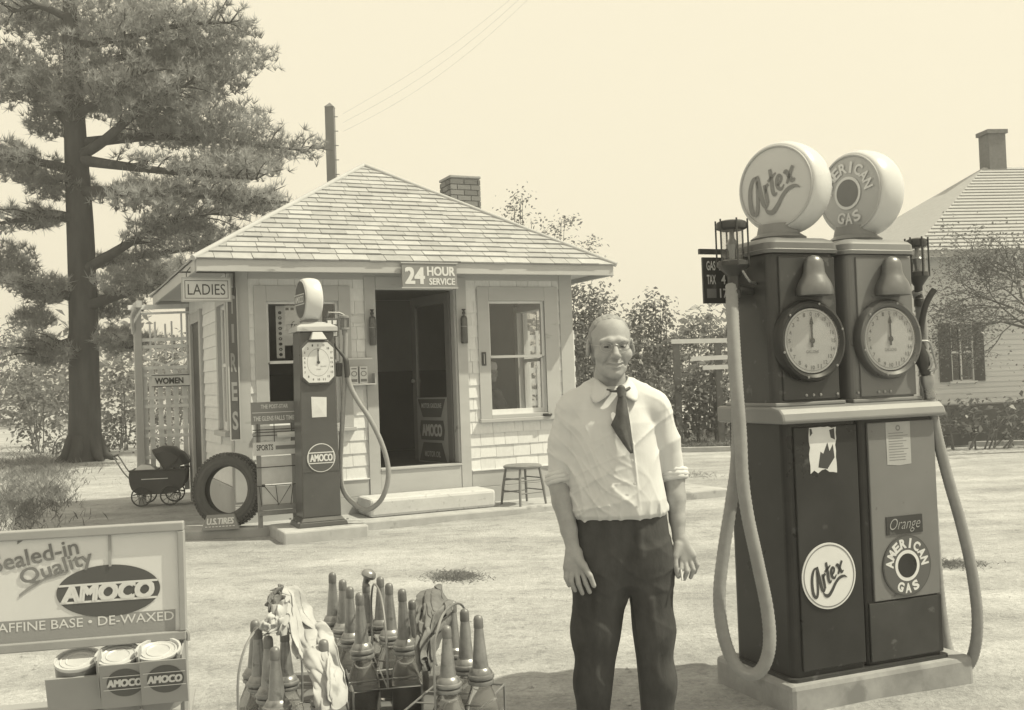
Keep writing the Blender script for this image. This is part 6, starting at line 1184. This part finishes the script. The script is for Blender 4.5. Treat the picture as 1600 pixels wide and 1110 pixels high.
def cuff(c, e, r):
    d = (Vector(e)-Vector(c)).normalized(); ref = Vector((0,1,0)); a = d.cross(ref).normalized(); b = d.cross(a); n = 26; P = [Vector(c)+(a*math.cos(2*math.pi*k/n)+b*math.sin(2*math.pi*k/n))*(r*(1+.04*math.sin(3*k+r*900))) for k in range(n)]; P2 = [p - d*.011 + (p-Vector(c))*.03 for p in P]
    m_ = MB(); m_.tube(P,[.0115+.0015*math.sin(k*1.7) for k in range(n)],8,closed=True); m_.tube(P2,[.0125+.0015*math.sin(k*2.3+1) for k in range(n)],8,closed=True); m_.tube([p - d*.014 for p in P2],[.0105+.0015*math.sin(k*1.9+2) for k in range(n)],8,closed=True); m_.build('rolled_cuff', mSHIRT, SH, sharp=0)
cuff(K(877,752,.0),K(882,776,-.015),.046); cuff(K(1054,747,.03),K(1056,771,.02),.045)
# collar
ct = [(.0,.088,1.507),(.040,.080,1.506),(.060,.035,1.502),(.058,-.015,1.494),(.042,-.060,1.476),(.018,-.092,1.456)]; co = [(.0,.108,1.462),(.055,.098,1.458),(.088,.040,1.456),(.094,-.030,1.442),(.076,-.098,1.408),(.020,-.094,1.438)]
cb0 = Vector((K(957,600)[0],0,0))
for s in (-1,1):
    T_ = catmull([(s*x*.97,y,z) for x,y,z in ct],5); O_ = catmull([(s*x*.97,y,z) for x,y,z in co],5); n = len(T_); vs=[]; m_ = 7
    for i in range(n):
        for j in range(m_): u_ = j/(m_-1); p = T_[i].lerp(O_[i],u_); p = p + Vector((s*.002*math.sin(math.pi*u_),-.003*math.sin(math.pi*u_),.006*math.sin(math.pi*u_)*(1-u_))); vs.append(p+cb0)
    o = MB().add(vs,[(i*m_+j,i*m_+j+1,(i+1)*m_+j+1,(i+1)*m_+j) for i in range(n-1) for j in range(m_-1)],True).build('collar', mSHIRT, SH, sharp=0); so = o.modifiers.new('t','SOLIDIFY'); so.thickness = .002; so.offset = 0
for py_ in (715,750,785): bq = K(979.5+(py_-700)*.1,py_,-.142); MB().lathe([(0,0),(.0055,0),(.0055,.002),(0,.0025)],10,Matrix.Translation(bq) @ FACE).build('button', mPAPER, SH)
# necktie
tie = MB(); kx = K(965,607); rowsT = [(607,959,971,-.092),(614,960,973,-.104),(621,961,972,-.110),(634,958,974,-.121),(647,957,976,-.128),(662,950,978.5,-.133),(675,958,980,-.136),(688,967,981,-.139),(698,974,982,-.141),(704,979,982,-.141)]
vs=[]
for (py_,xa,xb,yy) in rowsT:
    for k in range(7): u_ = k/6; p = K(xa+(xb-xa)*u_,py_,yy-.009*math.sin(math.pi*u_)+.005*math.sin(7*u_+py_*.05)); vs.append(p)
vs = [tuple(v_) for v_ in vs]; tie.add(vs,[(i*7+j,(i+1)*7+j,(i+1)*7+j+1,i*7+j+1) for i in range(len(rowsT)-1) for j in range(6)],True); TI_ = tie.build('necktie', mTIE, MAN, sharp=0); so = TI_.modifiers.new('t','SOLIDIFY'); so.thickness = .006; so.offset = 0
kn = Sculpt(tuple(np.array(K(966,613,-.115))-.05),tuple(np.array(K(966,613,-.115))+.05),.002); kn.cone(K(966,608,-.104),K(966,618,-.114),.0155,.011,.006,sq=(1,1.15,1)); kn.build('tie_knot', mTIE, TI_, 1)
bd = MB()
for pts_ in ([K(964,611,-.102),K(954,611,-.098),K(945,609,-.088)],[K(968,611,-.102),K(974,609,-.095),K(980,606,-.08)]): bd.tube(catmull(pts_,4),[.0055]*9,6)
bd.build('tie_band', mTIE, TI_)
# trousers
Q_ = Sculpt((-.30,-.22,.0),(.30,.22,1.06),.0042)
Q_.stack([(.745,.022,.0,.150,.075),(.80,.022,.0,.176,.100),(.86,.022,.0,.183,.116),(.94,.020,.0,.180,.118),(1.012,.018,.0,.174,.114)],.03)
l0,l1,l2,l3 = K(938,880),K(932,985),K(929,1066),K(927,1196); Q_.chain([l0,l1,l2,l3],[.108,.088,.070,.062],.05)
r0,r1,r2,r3 = K(1012,880),K(1018,985),K(1026,1066,.01),K(1031,1196,.02); Q_.chain([r0,r1,r2,r3],[.096,.080,.068,.060],.05)
for a,b,rr2 in ((K(986,810,-.118),K(988,905,-.118),.006),(K(1038,800,-.09),K(1010,835,-.118),.004),(K(900,800,-.09),K(925,840,-.118),.004)): Q_.cone(a,b,rr2,rr2,.010,True)
for a,b,rr2 in ((K(992,818,-.108),K(996,860,-.110),.008),(K(930,930,-.097),K(928,1060,-.064),.010),(K(1012,930,-.087),K(1024,1060,-.058),.009)): Q_.cone(a,b,rr2,rr2*.7,.02)
Q_.displace(lambda X,Y,Z_: -.0042*(rdg(30*Z_+9*X+1.2*np.sin(18*X))**3*np.exp(-((Z_-.83)/.09)**2) + .5*rdg(14*X+17*Z_+.9*np.sin(9*Z_)+1)**4 + .45*rdg(-19*X+23*Z_+np.sin(14*Z_)+2)**4*(.5+.5*np.sin(11*Z_))) + .002)
zq = np.array([K(980,q)[2] for q in (1200,1065,990,950,917)]); xq = np.array([K(p_,q)[0] for p_,q in ((976,1200),(977.5,1065),(979,990),(981,950),(984,917))]); wq = np.array([.078,.052,.027,.014,-.004])
Q_.cut(lambda X,Y,Z_: np.where(Z_ < zq[-1]+.01, np.interp(Z_,zq,wq)-np.abs(X-np.interp(Z_,zq,xq)), -1)); Q_.cut(lambda X,Y,Z_: .06-Z_); TRO = Q_.build('trousers', mTROU, MAN, 5)
for c in (l3,r3):
    F2 = Sculpt((c[0]-.07,-.26,-.005),(c[0]+.07,.10,.13),.004); F2.ell((c[0],-.08,.045),(.048,.15,.045),.01); F2.ell((c[0],.0,.06),(.042,.07,.055),.03); F2.cut(lambda X,Y,Z_: .002-Z_); F2.build('shoe', mLEATHER, MAN, 1)
cg = MB().tube([K(1060,886,-.06),K(1061,901,-.075)],.004,8).build('cigarette', mPAPER); cg.location = MO; tag(cg, 'white cigarette held between the man\'s fingers', 'cigarette')
# ------------------------------------------------------------------ person seated inside, seen through the right window
PC = stw(1.62,.86,0); SI = Sculpt((-.34,-.34,.5),(.36,.40,1.90),.008); hc = at(766,582,PC.y)-PC
HM2 = rotM(Vector((hc.x,hc.y,hc.z)), rad(55), 0, rad(8)); head(SI, HM2, True); SI.stack([(.60,.0,.10,.17,.12),(1.0,.02,.05,.19,.12),(1.32,.02,.02,.18,.10),(1.42,.01,.02,.10,.07)],.04)
SI.chain([(.19,.0,1.34),(.27,-.06,1.10),(.20,-.26,1.06)],[.06,.05,.04],.03); SI.chain([(-.16,.0,1.34),(-.22,-.06,1.10),(-.05,-.26,1.06)],[.06,.05,.04],.03); SI.chain([(.09,.05,.98),(.10,-.3,.98),(.1,-.32,.6)],[.085,.07,.05],.03); SI.chain([(-.09,.05,.98),(-.10,-.3,.98),(-.1,-.32,.6)],[.085,.07,.05],.03)
SP = SI.build('person', mSKIN, None, 1); SP.location = PC; tag(SP, 'person in a pale cap and dark jacket sitting inside behind the right window', 'person')
J_ = Sculpt((-.40,-.40,.7),(.42,.42,1.50),.009); J_.stack([(.86,.0,.09,.19,.14),(1.0,.02,.05,.21,.14),(1.32,.02,.02,.20,.12),(1.40,.01,.02,.13,.09)],.04); J_.chain([(.19,.0,1.33),(.28,-.06,1.10),(.22,-.22,1.06)],[.08,.07,.055],.03); J_.chain([(-.16,.0,1.33),(-.24,-.06,1.10),(-.08,-.22,1.06)],[.08,.07,.055],.03); J_.displace(lambda X,Y,Z_: .006*np.sin(40*Z_+20*X)*np.sin(25*X)); J_.build('jacket', mat('dark_jacket',.09,.9,.2,8), SP, 1)
cp_ = MB().lathe([(.092,.0),(.100,.02),(.098,.06),(.075,.095),(0,.105)],24,HM2 @ Matrix.Translation((0,.018,.035))); cp_.build('cap', mSHIRT, SP); bx_ = at(766,640,PC.y+.1)
ch = empty('office_chair', PC, YAW, 'plain wooden chair inside the office behind the right window', 'chair'); BOX('seat', mWOOD, ch, -.22,.22,-.18,.22,.86,.90)
for x in (-.2,.18):
    for y in (-.16,.2): BOX('leg', mWOOD, ch, x,x+.03,y-.02,y+.01,.536,.86)
BOX('backrest', mWOOD, ch, -.22,.22,.225,.25,.90,1.35)
# ------------------------------------------------------------------ thin haze volume added to lift the dark tones
hz = MB().box(-1600, 1600, -1600, 1600, -1.2, 16.0).build('haze', None)
hm = bpy.data.materials.new('haze'); hm.use_nodes = True; t_ = hm.node_tree; t_.nodes.clear()
ho = t_.nodes.new('ShaderNodeOutputMaterial'); hv = t_.nodes.new('ShaderNodeVolumePrincipled'); hv.inputs['Density'].default_value = 0.0038; hv.inputs['Color'].default_value = (.99,.99,.99,1); hv.inputs['Anisotropy'].default_value = .2
t_.links.new(hv.outputs[0], ho.inputs['Volume']); hz.data.materials.append(hm); tag(hz, 'thin pale summer haze over the whole yard', 'haze', kind='stuff')
